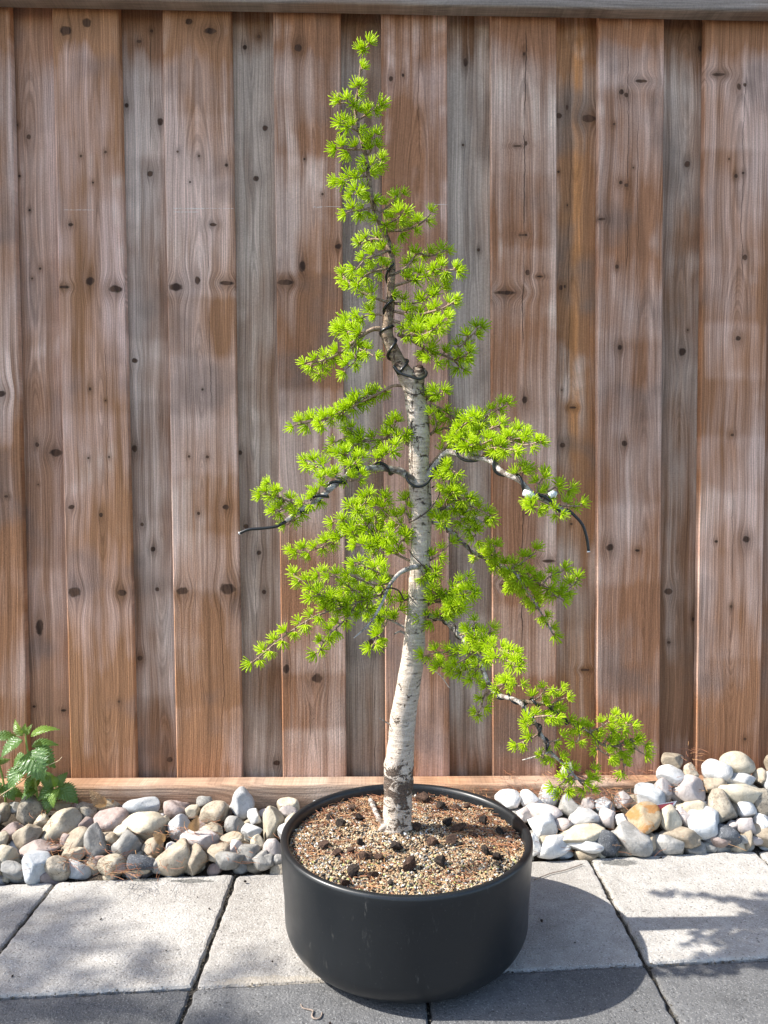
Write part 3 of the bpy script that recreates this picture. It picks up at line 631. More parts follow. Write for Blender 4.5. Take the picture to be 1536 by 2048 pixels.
# traced stones: crop x, crop y, width, height (crop pixels are half photo pixels), roll degrees, colour
LEFT = [(10,455,56,80,0,'T'),(112,442,118,112,20,'K'),(45,525,100,64,20,'P'),(100,546,128,92,20,'T'),(238,510,166,112,32,'C'),(170,482,64,54,0,'C'),(28,640,100,110,-10,'C'),(150,606,160,84,15,'P'),(145,668,112,122,25,'B'),(45,706,104,64,-15,'G'),
 (237,684,116,90,-12,'K'),(298,575,140,88,48,'T'),(303,620,100,72,0,'T'),(388,575,98,152,5,'G'),(342,497,66,54,-10,'P'),(352,452,84,104,20,'K'),(425,425,104,52,-10,'O'),(440,482,136,82,5,'P'),(570,426,138,80,0,'B'),(512,590,126,124,0,'G'),
 (583,512,184,122,-10,'C'),(699,443,108,70,-10,'P'),(815,410,68,48,10,'G'),(775,446,66,50,0,'C'),(862,456,118,94,10,'T'),(962,418,104,124,15,'W'),(713,506,86,98,10,'W'),(652,492,56,66,0,'C'),(800,556,148,78,-10,'L'),(850,520,104,54,-5,'C'),(940,500,78,68,0,'G'),
 (1015,470,64,66,-20,'W'),(1090,496,92,132,5,'C'),(1148,425,92,64,0,'C'),(1162,458,92,66,-10,'L'),(925,556,104,54,10,'C'),(1010,530,88,68,-10,'W'),(1035,572,64,64,0,'C'),(935,600,74,74,0,'L'),(1000,612,98,88,20,'G'),(1090,602,76,94,0,'L'),(875,616,96,74,5,'T'),
 (700,632,160,128,38,'T'),(783,652,104,128,-15,'T'),(612,598,86,94,-10,'T'),(920,672,134,80,5,'G'),(560,670,146,66,-10,'D'),(580,692,108,64,0,'T'),(445,672,116,84,10,'C'),(470,702,74,48,0,'P'),(1050,652,94,74,0,'G'),(1066,684,88,54,0,'G'),(492,526,76,56,0,'C'),(440,556,84,54,0,'T'),(272,562,56,56,0,'P'),
 (60,432,76,44,0,'G'),(688,596,70,50,0,'W'),(1150,540,80,90,10,'W'),(1120,690,60,50,0,'G'),(0,560,60,70,0,'C'),(400,640,50,40,0,'P'),(1180,500,80,90,0,'C'),(635,668,60,60,0,'G'),(-40,480,90,80,10,'W'),(-60,590,110,90,-10,'T'),(-50,690,110,80,10,'C'),(250,420,80,46,8,'T'),(190,420,60,50,0,'G')]
RIGHT = [(500,402,112,86,-15,'W'),(585,406,104,80,-20,'W'),(650,387,84,96,-25,'W'),(735,281,62,62,0,'L'),(640,456,160,74,-10,'L'),(630,502,122,108,-10,'W'),(745,432,88,112,30,'G'),(815,412,64,56,-10,'L'),(880,426,70,60,-10,'B'),(805,470,136,80,0,'W'),(900,471,76,70,-10,'L'),(955,490,66,66,0,'W'),
 (960,400,72,64,0,'L'),(1055,391,126,108,-5,'B'),(1122,362,84,96,-20,'L'),(1148,302,120,76,-10,'W'),(1160,243,92,72,-5,'T'),(1230,286,60,64,0,'T'),(1220,357,126,108,-10,'L'),(1340,286,130,96,-10,'W'),(1410,262,138,98,-10,'C'),(1320,342,96,66,0,'T'),(1420,372,184,98,-5,'C'),(1432,327,130,66,-10,'W'),(1505,312,60,74,0,'T'),
 (1345,432,126,128,-30,'K'),(1440,442,88,68,-5,'W'),(1512,412,86,104,0,'K'),(1030,492,118,176,-40,'O'),(1130,477,108,108,0,'C'),(1195,467,60,80,20,'L'),(1240,432,116,70,0,'C'),(1276,492,152,120,0,'B'),(1355,542,154,94,-5,'D'),(1450,502,94,64,0,'L'),(1446,545,36,116,-20,'T'),(1515,492,68,66,0,'W'),(1515,552,116,84,0,'T'),(1532,592,46,62,0,'C'),
 (780,545,206,80,12,'C'),(655,567,66,58,0,'C'),(605,582,60,90,0,'W'),(670,617,156,80,8,'W'),(820,612,176,58,-6,'W'),(888,582,104,98,-20,'D'),(990,557,162,104,-32,'G'),(1135,582,124,92,0,'G'),(1195,572,196,88,-15,'T'),(1232,606,84,54,0,'T'),(1335,596,120,58,0,'P'),(1430,602,66,40,0,'G'),(1490,606,76,36,0,'L'),(715,502,80,54,0,'L'),
 (560,455,70,60,0,'L'),(1085,430,60,60,0,'T'),(930,540,70,50,0,'G'),(1060,570,60,70,0,'T'),(1400,500,60,40,0,'L'),(1560,330,90,90,0,'W'),(1580,430,110,90,0,'C'),(1600,530,110,100,0,'G'),(1570,260,90,80,0,'T'),(1590,600,90,60,0,'W'),(1000,610,80,30,0,'C'),(560,550,60,60,0,'G')]
k = 0
for side, lst in ((0, LEFT), (768, RIGHT)):
    for (cx, cy, cw, chh, ang, c) in lst:
        px, py, w_, h_ = side + cx/2, 1400 + cy/2, cw/2, chh/2
        p = at_bed(px, py, .012); s = p.y/F
        if (side, cx) == (768, 735):       # the pale pebble standing on the rail
            p = at_y(px, py, FY-.022+FYAW*.3)
        rx, rz = w_/2*s*1.10, h_/2*s*1.10; ry = (rx+rz)/2*.92
        lim = rowY(0, p.x)+.003+ry*.40
        if p.y < lim and p.z < .05: t = lim/p.y; p = Vector((p.x*t, lim, p.z))
        put_stone(p, rx, ry, rz, R(ang), c, k, stone_label(px, py, w_, h_, c, ang, k)); k += 1
# smaller stones filling the gaps below, and the bed going on beyond the frame
rs = random.Random(31); cols = 'WWCCTTPLGGKB'
cnt = 0; tries = 0; fill = []
while cnt < 140 and tries < 12000:
    tries += 1
    x = rs.uniform(-.80, .84); yb = rowY(0, x); y = rs.uniform(yb+.016, bed_back(x)-.012) if tries % 3 else rs.uniform(yb+.008, yb+.028); s = rs.uniform(.013, .026)
    if POT.x-.17 < x < POT.x+.17 and y < 1.60: continue
    z = bed_z(x, y) - .008 - s*.25 if y > yb+.05 else .002
    if any((Vector((x, y, z))-q[0]).length < (s+q[1])*.62 for q in fill): continue
    fill.append((Vector((x, y, z)), s)); c = rs.choice(cols)
    near = 'under the larger stones against the fence' if x > .45 else 'wedged low beside the black bowl' if -.2 < x < .35 else 'under the larger stones by the nettle' if x < -.55 else 'wedged low between larger stones'
    put_stone(Vector((x, y, z)), s*rs.uniform(1, 1.3), s, s*rs.uniform(.75, .95), rs.uniform(-.5, .5), c, 300+cnt, f'small {CW[c]} filler stone {near}', f'filler stones: small {CW[c]}, {near}'); cnt += 1
out = []
tries = 0
while len(out) < 30 and tries < 9000:
    tries += 1
    x = rs.choice((rs.uniform(-1.15, -.88), rs.uniform(.97, 1.25))); yb = rowY(0, x)
    if bed_back(x)-yb < .05: continue
    y = rs.uniform(yb+.03, bed_back(x)-.025); s = rs.uniform(.026, .043)
    z = bed_z(x, y) + .006
    if any((Vector((x, y, z))-q[0]).length < (s+q[1])*.78 for q in out): continue
    out.append((Vector((x, y, z)), s)); c = rs.choice(cols); far = 'along the fence well past the larch branches' if x > 0 else 'along the fence beyond the nettle'
    put_stone(Vector((x, y, z)), s*rs.uniform(1, 1.25), s, s*rs.uniform(.75, .95), rs.uniform(-.5, .5), c, 500+len(out), f'{CW[c]} river stone {far}', f'stones: {CW[c]}, {far}')
# needles and litter among the stones and on the rail
mb = MB(); rs = random.Random(77)
def litter(px, py, n, sx, sy, lift=.022, L=(.012, .036), tilt=.4):
    for _ in range(n):
        p = at_bed(px + rs.gauss(0, sx), py + rs.gauss(0, sy), lift); dry_needle(mb, p + Vector((0, 0, rs.uniform(0, .008))), rs.uniform(*L), rs, tilt)
for a in ((175,1728,40,40,8),(265,1750,16,25,4),(130,1715,40,40,12),(230,1735,40,25,14),(340,1665,25,25,8),(430,1650,14,12,8),(690,1645,20,20,10),(385,1665,16,14,10),(1050,1585,120,60,6),(1150,1590,110,60,8),(1225,1600,60,20,14),(1240,1685,10,12,5),(1340,1575,40,40,10),(1390,1515,26,10,14),(300,1700,60,60,30),(1200,1660,40,120,30),(480,1690,30,40,20),(90,1640,30,40,20),(100,1700,30,20,10)): litter(*a)
for _ in range(150):
    x = rs.choice((rs.uniform(.25, .9), rs.uniform(.35, .62))); y = FY - rs.uniform(.008, .05) + FYAW*x; dry_needle(mb, Vector((x, y, .0945+rs.uniform(0, .004))), rs.uniform(.012, .035), rs, .12)
tag(mb.build('needle_litter', M_NEED), 'dry rust brown needles caught between the river stones and on the rail', 'needles', kind='stuff')

# ------------------------------------------------------------------ larch
larch = empty('larch_tree', (TB.x, TB.y, .170)); tag(larch, 'young larch with pale bark and bright green needle tufts growing in the black bowl', 'tree')
S0 = TY/F
TR = [(790,1690,66),(791,1668,62),(794,1640,58),(796,1600,58),(797,1560,60),(798,1530,60),(802,1490,54),(805,1444,52),(813,1395,49),(822,1342,46),(828,1295,43),(830,1256,42),(836,1210,42),(838,1171,42),(840,1125,40),(842,1085,40),(843,1040,41),(842,1000,42),(839,966,43),(838,930,42),(838,893,42),(837,849,43),(832,805,42),(829,782,42),(820,762,41),(808,744,32),(797,722,26),(786,700,24),(776,676,25),(774,660,24),(777,638,19),(781,606,17),(782,570,15),(784,530,13.5),(779,495,13),(764,455,12),(752,425,11.5),(741,387,10.5),(737,343,9.5),(729,302,8.5),(718,261,7.5),(711,226,6.5),(712,205,6),(717,176,5),(721,138,4.2),(724,102,3.4)]
def pl(x, pts):
    for (x0, y0), (x1, y1) in zip(pts, pts[1:]):
        if x <= x1: return y0 + (y1-y0)*max(0, (x-x0)/(x1-x0))
    return pts[-1][1]
TRX = sorted((y, x) for x, y, d in TR)
def spread(px, py):
    """boughs leave the trunk towards and away from the viewer, not all in one plane"""
    dx = px - pl(py, TRX); a = abs(dx); t = max(0, min(1, (a-26)/200)); t = t*t*(3-2*t)
    if py < 760: return (-.05 if dx > 0 else .05)*t
    if dx < 0:
        ym = pl(px, [(500, 1075), (640, 1070), (652, 1012), (692, 975), (725, 962), (765, 956), (830, 975)])
        if py < ym: return pl(py, [(790, .08), (945, -.095), (1100, -.095)])*t
        return pl(py, [(1000, .075), (1104, .075), (1150, -.11), (1400, -.11)])*t
    if py > 1220 + max(0, px-960)*.5: 
        t = max(0, min(1, (a-26)/260)); return -.17*t*t*(3-2*t)
    yr = pl(px, [(860, 935), (895, 925), (978, 945), (1002, 968), (1040, 990), (1066, 1035), (1180, 1120)])
    if py < yr: return -.12*t
    if py < 1050 + (px-905)*.9: return -.02*t
    if px < 960 and py > 1138: return -.07*t
    return .08*t
def T(px, py, d=0.0): return at_y(px, py, TY + d + spread(px, py))
# bark
M_BARK, nt, bs = newmat('larch_bark'); N = NT(nt); p = N.geo(); z = N.node('ShaderNodeSeparateXYZ', {0: p}).outputs[2]
st = N.noise(N.vmul(p, (38, 38, 240)), 1, 4, .65); bl = N.noise(N.vmul(p, (45, 45, 60)), 1, 5, .7, .8); fine = N.noise(p, 420, 3, .7); big = N.noise(N.vmul(p, (16, 16, 9)), 1, 4, .65)
le = N.node('ShaderNodeTexVoronoi', {'Vector': N.vmul(p, (75, 75, 170)), 'Scale': 1.0}, feature='F1'); lv = N.node('ShaderNodeSeparateColor', {0: le.outputs['Color']}).outputs[0]
len_ = N.m('MULTIPLY', N.ss(le.outputs['Distance'], .34, .20), N.ss(lv, .74, .80))
pale = N.mix(N.ss(st, .35, .68), (.37, .30, .235), (.58, .495, .41)); pale = N.mix(N.m('MULTIPLY', N.ss(fine, .4, .7), .35), pale, (.70, .68, .65))
upm = N.ss(N.m('ADD', z, N.m('MULTIPLY', N.m('SUBTRACT', big, .5), .3)), .86, 1.02)      # young wood high up is brown
young = N.mix(N.ss(st, .3, .7), (.16, .105, .065), (.34, .25, .175))
col = N.mix(upm, pale, young)
zb = N.m('ADD', z, N.m('MULTIPLY', N.m('SUBTRACT', N.noise(N.vmul(p, (40, 40, 30)), 1, 3, .6), .5), .11))
lowm = N.m('ADD', N.m('MULTIPLY', N.ss(z, .29, .25), .06), N.m('MULTIPLY', N.m('MULTIPLY', N.ss(zb, .232, .262), N.ss(zb, .315, .275)), .14))
crack = N.ss(N.m('ADD', N.m('SUBTRACT', bl, lowm), N.m('MULTIPLY', N.ss(z, .5, .9), -.03)), .40, .33)
col = N.mix(N.m('MULTIPLY', crack, .9), col, N.mix(N.ss(fine, .4, .6), (.028, .020, .016), (.11, .07, .05)))
vf = N.noise(N.vmul(p, (85, 85, 13)), 1, 4, .7, .5)
fiss = N.m('MULTIPLY', N.ss(vf, .585, .64), N.ss(N.m('ADD', z, N.m('MULTIPLY', N.m('SUBTRACT', big, .5), .4)), .50, .66))
col = N.mix(N.m('MULTIPLY', fiss, .85), col, N.mix(N.ss(fine, .4, .6), (.05, .028, .020), (.14, .085, .06)))
col = N.mix(N.m('MULTIPLY', len_, .7), col, (.13, .098, .075))
col = N.mix(N.m('MULTIPLY', N.ss(big, .58, .70), .45), col, (.13, .105, .085))
N.put(bs.inputs['Base Color'], col); bs.inputs['Roughness'].default_value = .85; bs.inputs['Specular IOR Level'].default_value = .2
hh = N.m('ADD', N.m('MULTIPLY', st, .7), N.m('SUBTRACT', N.m('MULTIPLY', fine, .5), N.m('ADD', N.m('MULTIPLY', fiss, 1.0), N.m('MULTIPLY', crack, 1.6)))); N.put(bs.inputs['Normal'], N.bump(hh, .0022, 1))
M_TWIG, nt, bs = newmat('larch_twig'); N = NT(nt); p = N.geo(); a = N.noise(p, 90, 4, .65); b = N.noise(p, 420, 2)
N.put(bs.inputs['Base Color'], N.mix(N.ss(b, .35, .65), N.mix(N.ss(a, .35, .65), (.24, .16, .10), (.42, .31, .21)), (.16, .10, .065))); bs.inputs['Roughness'].default_value = .8; N.put(bs.inputs['Normal'], N.bump(b, .0008))
M_LIMB, nt, bs = newmat('larch_limb'); N = NT(nt); p = N.geo(); a = N.noise(p, 70, 4, .7); b = N.noise(p, 420, 2)
N.put(bs.inputs['Base Color'], N.mix(N.ss(a, .42, .60), N.mix(N.ss(b, .35, .65), (.36, .325, .29), (.50, .46, .42)), (.13, .10, .08))); bs.inputs['Roughness'].default_value = .85; N.put(bs.inputs['Normal'], N.bump(N.m('ADD', a, b), .0014))
tp = catmull([T(x, y) for x, y, d in TR], 4); tr = lerp_list([d/2*S0 for x, y, d in TR], len(tp))
mb = MB(); tube(mb, tp, tr, 28, wob=.09); 
# root flare
for (x, y, x2, y2, r0) in ((782, 1640, 752, 1668, 9), (800, 1640, 835, 1672, 9), (795, 1640, 792, 1690, 10)):
    e = at_z(x2, y2, .168); pts = catmull([T(x, y, -.008), T((x+x2)/2, (y+y2)/2, -.012), e], 4); tube(mb, pts, lerp_list([r0*S0, r0*.7*S0, 2*S0], len(pts)), 8, wob=.1)
# cut stub of the old leader
sp_ = [T(829, 775), T(836, 752, -.004), T(839, 735, -.008)]; tube(mb, sp_, [19*S0, 14*S0, 12*S0], 16, wob=.06)
trunk = mb.build('trunk', M_BARK, larch, True)
mb = MB(); pts = catmull([at_z(741, 1600, .176), at_z(752, 1625, .178), at_z(764, 1650, .176)], 4); tube(mb, pts, [.0045]*len(pts), 8, wob=.1)
mb.build('surface_root', M_LIMB, larch, True)
mb = MB(); tube(mb, [T(839, 737, -.0075), T(839.5, 731, -.009)], [8*S0, 6.5*S0], 12); mb.build('cut_stub', M_LUMP2, larch, True)

# ---- needle tufts
M_GREEN, nt, bs = newmat('larch_needles'); N = NT(nt); o = N.rnd(); n = N.noise(N.geo(), 45, 2)
c = N.mix(N.m('ADD', N.m('MULTIPLY', o, .5), N.m('MULTIPLY', n, .5)), (.40, .60, .012), (.62, .80, .030))
N.put(bs.inputs['Base Color'], c); bs.inputs['Roughness'].default_value = .45; bs.inputs['Specular IOR Level'].default_value = .35
tl = N.node('ShaderNodeBsdfTranslucent', {'Color': N.mix(.5, c, (.85, .92, .04))}); mx = N.node('ShaderNodeMixShader', {0: .52, 1: bs.outputs[0], 2: tl.outputs[0]}); nt.links.new(mx.outputs[0], nt.nodes['Material Output'].inputs[0])
M_BUD = plain('larch_bud', (.30, .19, .10), .8, (.42, .28, .15), 300)
def tuft_mesh(seed, n=26, tip=False):
    r_ = random.Random(seed); mb = MB()
    for i in range(n):
        u = (i+.5)/n; th = math.acos(1 - u*.80) * r_.uniform(.9, 1.08); ph = i*2.39996 + r_.uniform(-.25, .25)
        L = r_.uniform(.0120, .0168)*(1.0 - .10*u); d = Vector((math.sin(th)*math.cos(ph), math.sin(th)*math.sin(ph), math.cos(th)))
        e = Vector((-math.sin(ph), math.cos(ph), 0)); e = (e + d.cross(e)*r_.uniform(-.6, .6)).normalized(); g = d.cross(e)
        cv = Vector((0, 0, 1)) * (.20*L*r_.uniform(.3, 1.2)) ; w_ = r_.uniform(.00072, .00098)
        st_ = [(0.0, .6), (.5, 1.0), (.90, .85)]; v = []
        for t, k in st_:
            q = d*L*t + cv*t*t; v += [q + e*w_*k, q - e*w_*k*.5 + g*w_*k*.7, q - e*w_*k*.5 - g*w_*k*.7]
        v.append(d*L + cv); f = []
        for s in range(2):
            for k in range(3): f.append((s*3+k, s*3+(k+1) % 3, s*3+3+(k+1) % 3, s*3+3+k))
        f += [(6, 7, 9), (7, 8, 9), (8, 6, 9)]
        mb.add(v, f, 0)
    # bud scales at the base
    v = [(.0016*math.cos(a*1.0472), .0016*math.sin(a*1.0472), -.0015) for a in range(6)] + [(.0020*math.cos(a*1.0472), .0020*math.sin(a*1.0472), .0012) for a in range(6)] + [(0, 0, .0028)]
    mb.add(v, [(a, (a+1) % 6, 6+(a+1) % 6, 6+a) for a in range(6)] + [(6+a, 6+(a+1) % 6, 12) for a in range(6)], 1)
    return mb
TMB = [tuft_mesh(i*7+3, 22 + 2*(i % 5)) for i in range(9)]; TME = [m_.mesh('needle_tuft', [M_GREEN, M_BUD], True) for m_ in TMB]
TUFTS = []     # (branch object, matrix, mesh index)
# branches: (start depth, end depth, start dia px, end dia px, tuft start fraction, material, points)
BR = [
 (0,-.01,3.4,2,.4,'t',[(724,102),(731,97),(738,92)]),
 (0,.01,4,2,.3,'t',[(717,240),(735,228),(757,212)]), (0,-.02,4,2,.3,'t',[(713,214),(695,206),(680,206)]), (0,-.02,4,2,.3,'t',[(716,263),(700,254),(682,244)]),
 (0,.0,4.5,2,.3,'t',[(729,299),(700,299),(674,297)]), (0,-.02,4,2,.3,'t',[(733,312),(744,298),(750,272)]), (0,.02,4,2,.2,'t',[(736,340),(752,330),(762,322)]),
 (0,-.01,4.5,2,.15,'t',[(738,352),(710,356),(676,366)]), (0,-.04,4.5,2,.2,'t',[(741,384),(722,380),(706,390)]), (0,-.02,5,2,.2,'t',[(748,414),(722,420),(694,424)]),
 (0,.01,5,2,.2,'t',[(755,428),(780,410),(802,388)]), (0,-.03,5,2,.2,'t',[(762,450),(790,440),(806,425)]), (0,.0,6,2,.15,'t',[(768,462),(808,460),(840,448),(862,428)]),
 (0,.04,5,2,.2,'t',[(775,482),(745,478),(722,488)]), (0,-.05,6,2.5,.15,'t',[(780,500),(755,510),(730,520),(712,540)]), (0,-.02,6,2.5,.15,'t',[(784,536),(760,540),(735,548),(715,566)]),
 (0,.03,6,2.5,.2,'t',[(786,550),(812,535),(835,508),(862,512),(892,500)]), (0,-.03,6,2.5,.2,'t',[(788,572),(830,558),(870,540),(912,540)]), (0,.0,6,2.5,.25,'t',[(780,606),(740,592),(708,574),(686,552)]),
 (0,-.02,6,2.5,.15,'t',[(788,607),(826,606),(862,594),(888,574)]), (0,-.06,6,2.5,.2,'t',[(785,622),(830,630),(880,618),(908,604)]), (0,.02,5,2.5,.2,'t',[(774,632),(745,628),(712,640),(680,654)]),
 (0,-.06,7,2.5,.2,'t',[(780,640),(820,650),(860,655),(895,640)]), (0,-.08,7,2.5,.25,'t',[(782,645),(815,665),(850,668),(880,650)]),
 (0,-.02,11,3,.28,'t',[(772,660),(748,658),(725,670),(700,690),(670,712),(612,730)]), (-.01,-.04,4,2,.2,'t',[(712,682),(705,700),(712,720),(690,740)]), (-.005,.02,4,2,.2,'t',[(735,664),(705,664),(680,660)]), (-.015,.0,4,2,.15,'t',[(668,712),(650,725),(640,748)]),(-.005,-.03,4,2,.2,'t',[(700,690),(735,705),(748,712)]),
 (0,.0,9,3,.3,'t',[(795,668),(825,682),(862,702),(900,716),(925,738)]), (.0,.02,4,2,.2,'t',[(895,712),(915,698),(942,672),(958,655)]), (0,-.03,4,2,.2,'t',[(850,696),(860,712),(872,726)]), (0,-.02,4,2,.2,'t',[(905,718),(928,712),(938,704)]),
 # second storey
 (0,-.03,7,2.5,.18,'t',[(812,772),(785,772),(755,788),(700,815),(650,838),(588,850)]), (-.015,-.05,4,2,.1,'t',[(720,805),(690,822),(660,835),(640,850)]), (-.015,-.01,4,2,.1,'t',[(705,812),(715,800),(735,790)]),
 (0,.03,7,2.5,.2,'t',[(822,892),(795,878),(765,878),(728,882),(690,876),(662,892)]), (.015,.0,4,2,.15,'t',[(770,878),(785,860),(790,838)]), (.02,.0,4,2,.1,'t',[(735,882),(712,868),(695,856)]), (.02,-.01,4,2,.1,'t',[(730,882),(710,892),(690,910)]),(.01,-.01,4,2,.1,'t',[(795,880),(808,870),(815,872)]),
 (-.01,-.03,17,8,1.1,'l',[(834,966),(815,952),(798,942),(765,936),(725,940),(692,955),(660,978),(640,996),(605,1018),(572,1042)]),
 (-.02,.0,5,2,.15,'l',[(680,960),(655,942),(632,928),(612,924)]), (-.02,-.05,4,2,.15,'t',[(690,955),(705,930),(722,915)]), (-.015,-.04,4,2,.2,'t',[(735,938),(760,918),(790,896)]), (-.02,-.02,4,2,.1,'t',[(720,940),(700,920),(680,905)]), (-.02,-.03,4,2,.15,'t',[(638,996),(640,970),(650,952)]),
 (-.025,-.02,5,2,.2,'t',[(608,1014),(580,1004),(552,992),(525,988)]), (-.025,-.03,4,2,.1,'t',[(600,1020),(590,1034),(575,1050)]), (-.02,-.04,4,2,.1,'t',[(640,996),(622,1004),(610,1008)]), (-.02,-.05,4,2,.1,'t',[(690,956),(702,962),(722,955)]),(-.02,-.03,4,2,.1,'t',[(582,1004),(566,1018),(552,1024)]),(-.02,-.03,3,2,.1,'t',[(560,996),(548,980),(540,968)]),
 (0,.02,7,2.5,.1,'t',[(850,812),(868,812),(890,822),(918,846),(945,868)]), (0,-.02,5,2.5,.1,'t',[(852,800),(866,788),(884,786)]), (0,.05,6,2,.3,'t',[(860,868),(890,856),(930,862),(985,825),(1012,808)]), (0,-.02,5,2.5,.1,'t',[(862,870),(872,850),(868,828)]),
 (0,-.04,6,2.5,.25,'t',[(856,936),(884,902),(908,872),(930,848),(955,835)]), (-.02,-.04,5,2.5,.05,'t',[(908,872),(930,880),(955,890),(985,878)]), (0,0,5,2.5,.05,'t',[(915,905),(940,880),(970,862),(1000,850)]),
 (-.01,-.02,15,6,1.1,'m',[(846,962),(872,930),(895,904),(930,912),(978,920),(1002,942),(1040,962),(1066,988),(1108,1010),(1145,1028)]),
 (-.015,-.02,5,2.5,.05,'t',[(975,918),(1000,895),(1020,880),(1068,874)]), (-.015,.01,4,2,.05,'t',[(1015,884),(1030,870),(1048,862)]), (-.015,-.05,4,2,.05,'t',[(960,916),(975,900),(990,895),(1030,900)]), (-.015,-.04,4,2,.1,'t',[(935,912),(930,895),(945,890)]), (-.015,-.03,4,2,.05,'t',[(1020,884),(1050,890),(1078,884)]),
 (-.018,.0,4,2,.1,'t',[(1030,955),(1040,945),(1050,938)]), (-.018,-.04,4,2,.1,'t',[(1062,985),(1060,1005),(1072,1020)]), (-.018,-.01,4,2,.1,'t',[(1070,990),(1078,968),(1090,950)]), (-.018,.01,4,2,.1,'t',[(1085,998),(1110,975),(1140,980)]), (-.018,-.02,4,2,.3,'t',[(1120,1012),(1145,1012),(1160,1012)]), (-.018,-.03,4,2,.1,'t',[(1100,1005),(1108,1018),(1118,1028)]),
 (-.005,-.05,6,2.5,.1,'t',[(868,920),(880,940),(892,970),(915,990),(940,1000)]), (-.02,-.05,5,2.5,.05,'t',[(900,975),(925,1005),(955,1018),(982,1032)]), (-.01,-.05,4,2,.05,'t',[(878,938),(895,935),(912,945)]),
 (0,-.03,11,3,.3,'m',[(852,1035),(875,1020),(905,1015),(935,1028),(965,1045)]), (-.02,-.05,4,2,.05,'t',[(890,1016),(892,1000),(905,985)]), (-.01,-.03,4,2,.1,'t',[(905,1018),(925,1040),(948,1062),(952,1080)]), (-.01,-.03,4,2,.05,'t',[(880,1020),(875,1040),(890,1048)]),
 (.02,.05,9,3,.28,'m',[(846,1040),(875,1048),(905,1066),(942,1102),(985,1124),(1025,1142),(1044,1166),(1080,1222),(1106,1268)]), (.035,.06,5,2,.15,'t',[(1020,1138),(1052,1150),(1088,1172),(1128,1182),(1155,1160)]), (.03,.04,4,2,.15,'t',[(1018,1138),(1045,1124),(1072,1104)]), (.04,.05,4,2,.1,'t',[(1085,1170),(1100,1152),(1125,1142)]), (.04,.03,4,2,.1,'t',[(1095,1174),(1108,1190),(1125,1200)]), (.03,.05,4,2,.2,'t',[(975,1120),(990,1105),(985,1090)]),(.04,.05,4,2,.2,'t',[(1040,1160),(1028,1168),(1020,1172)]),
 (0,-.03,4,2,.2,'t',[(858,1122),(880,1108),(900,1088)]), (0,-.02,3,2,.5,'t',[(858,1130),(866,1140),(872,1148)]),
 (0,-.03,6,2.5,.15,'t',[(852,1212),(878,1198),(905,1178),(938,1158)]), (0,-.05,5,2.5,.1,'t',[(870,1204),(895,1204),(925,1188),(950,1182)]), (-.01,-.03,4,2,.1,'t',[(865,1206),(872,1190),(866,1178)]), (-.01,-.06,4,2,.1,'t',[(890,1204),(905,1216),(920,1214)]),
 # low right bough
 (-.005,-.03,13,6,1.1,'m',[(846,1228),(868,1234),(890,1240),(916,1268),(938,1290),(960,1325),(978,1370),(998,1390),(1036,1402),(1060,1430),(1078,1458)]),
 (-.01,-.02,4,2,.15,'t',[(882,1236),(865,1238),(845,1236)]), (-.01,-.05,4,2,.15,'t',[(885,1238),(900,1222),(905,1210)]), (-.02,-.02,5,2,.25,'t',[(920,1270),(940,1262),(950,1245)]), (-.02,-.05,5,2.5,.05,'t',[(936,1288),(965,1282),(1000,1300),(1035,1312)]), (-.02,-.05,5,2.5,.05,'t',[(945,1300),(975,1312),(1005,1318),(1038,1330)]), (-.02,-.06,5,2.5,.05,'t',[(948,1302),(930,1318),(905,1330)]), (-.02,.0,5,2.5,.05,'t',[(940,1292),(970,1270),(985,1262)]),
 (-.02,-.04,5,2,.1,'t',[(940,1302),(905,1304),(875,1305),(850,1312)]), (-.02,-.05,5,2,.2,'t',[(960,1330),(925,1340),(890,1338),(878,1330)]), (-.02,-.05,4,2,.1,'t',[(962,1330),(945,1350),(952,1362)]),
 (-.02,-.02,5,2,.1,'t',[(982,1374),(968,1392),(962,1415),(955,1430)]), (-.02,-.05,5,2,.1,'t',[(985,1376),(1010,1368),(1040,1372)]), (-.02,-.04,4,2,.1,'t',[(992,1386),(1005,1375),(1015,1362)]),
 (-.02,.0,7,3,.2,'t',[(1040,1402),(1070,1405),(1098,1412),(1130,1440),(1178,1464),(1206,1490),(1245,1492)]), (-.015,-.03,5,2,.1,'t',[(1062,1404),(1080,1392),(1095,1378),(1120,1380)]), (-.01,-.03,4,2,.1,'t',[(1100,1412),(1115,1402),(1130,1396)]), (-.01,-.02,4,2,.1,'t',[(1178,1464),(1200,1455),(1215,1445)]), (0,.0,4,2,.3,'t',[(1206,1490),(1225,1462),(1234,1435)]), (0,.0,4,2,.1,'t',[(1235,1492),(1262,1478),(1288,1486)]), (0,.02,4,2,.1,'t',[(1240,1492),(1246,1515),(1248,1542)]), (-.01,-.03,4,2,.1,'t',[(1190,1478),(1198,1498),(1218,1512)]), (-.01,-.03,4,2,.1,'t',[(1150,1450),(1160,1468),(1152,1485)]), (0,.01,4,2,.1,'t',[(1228,1465),(1248,1452),(1262,1450)]), (0,0,4,2,.1,'t',[(1262,1480),(1275,1500),(1288,1508)]),
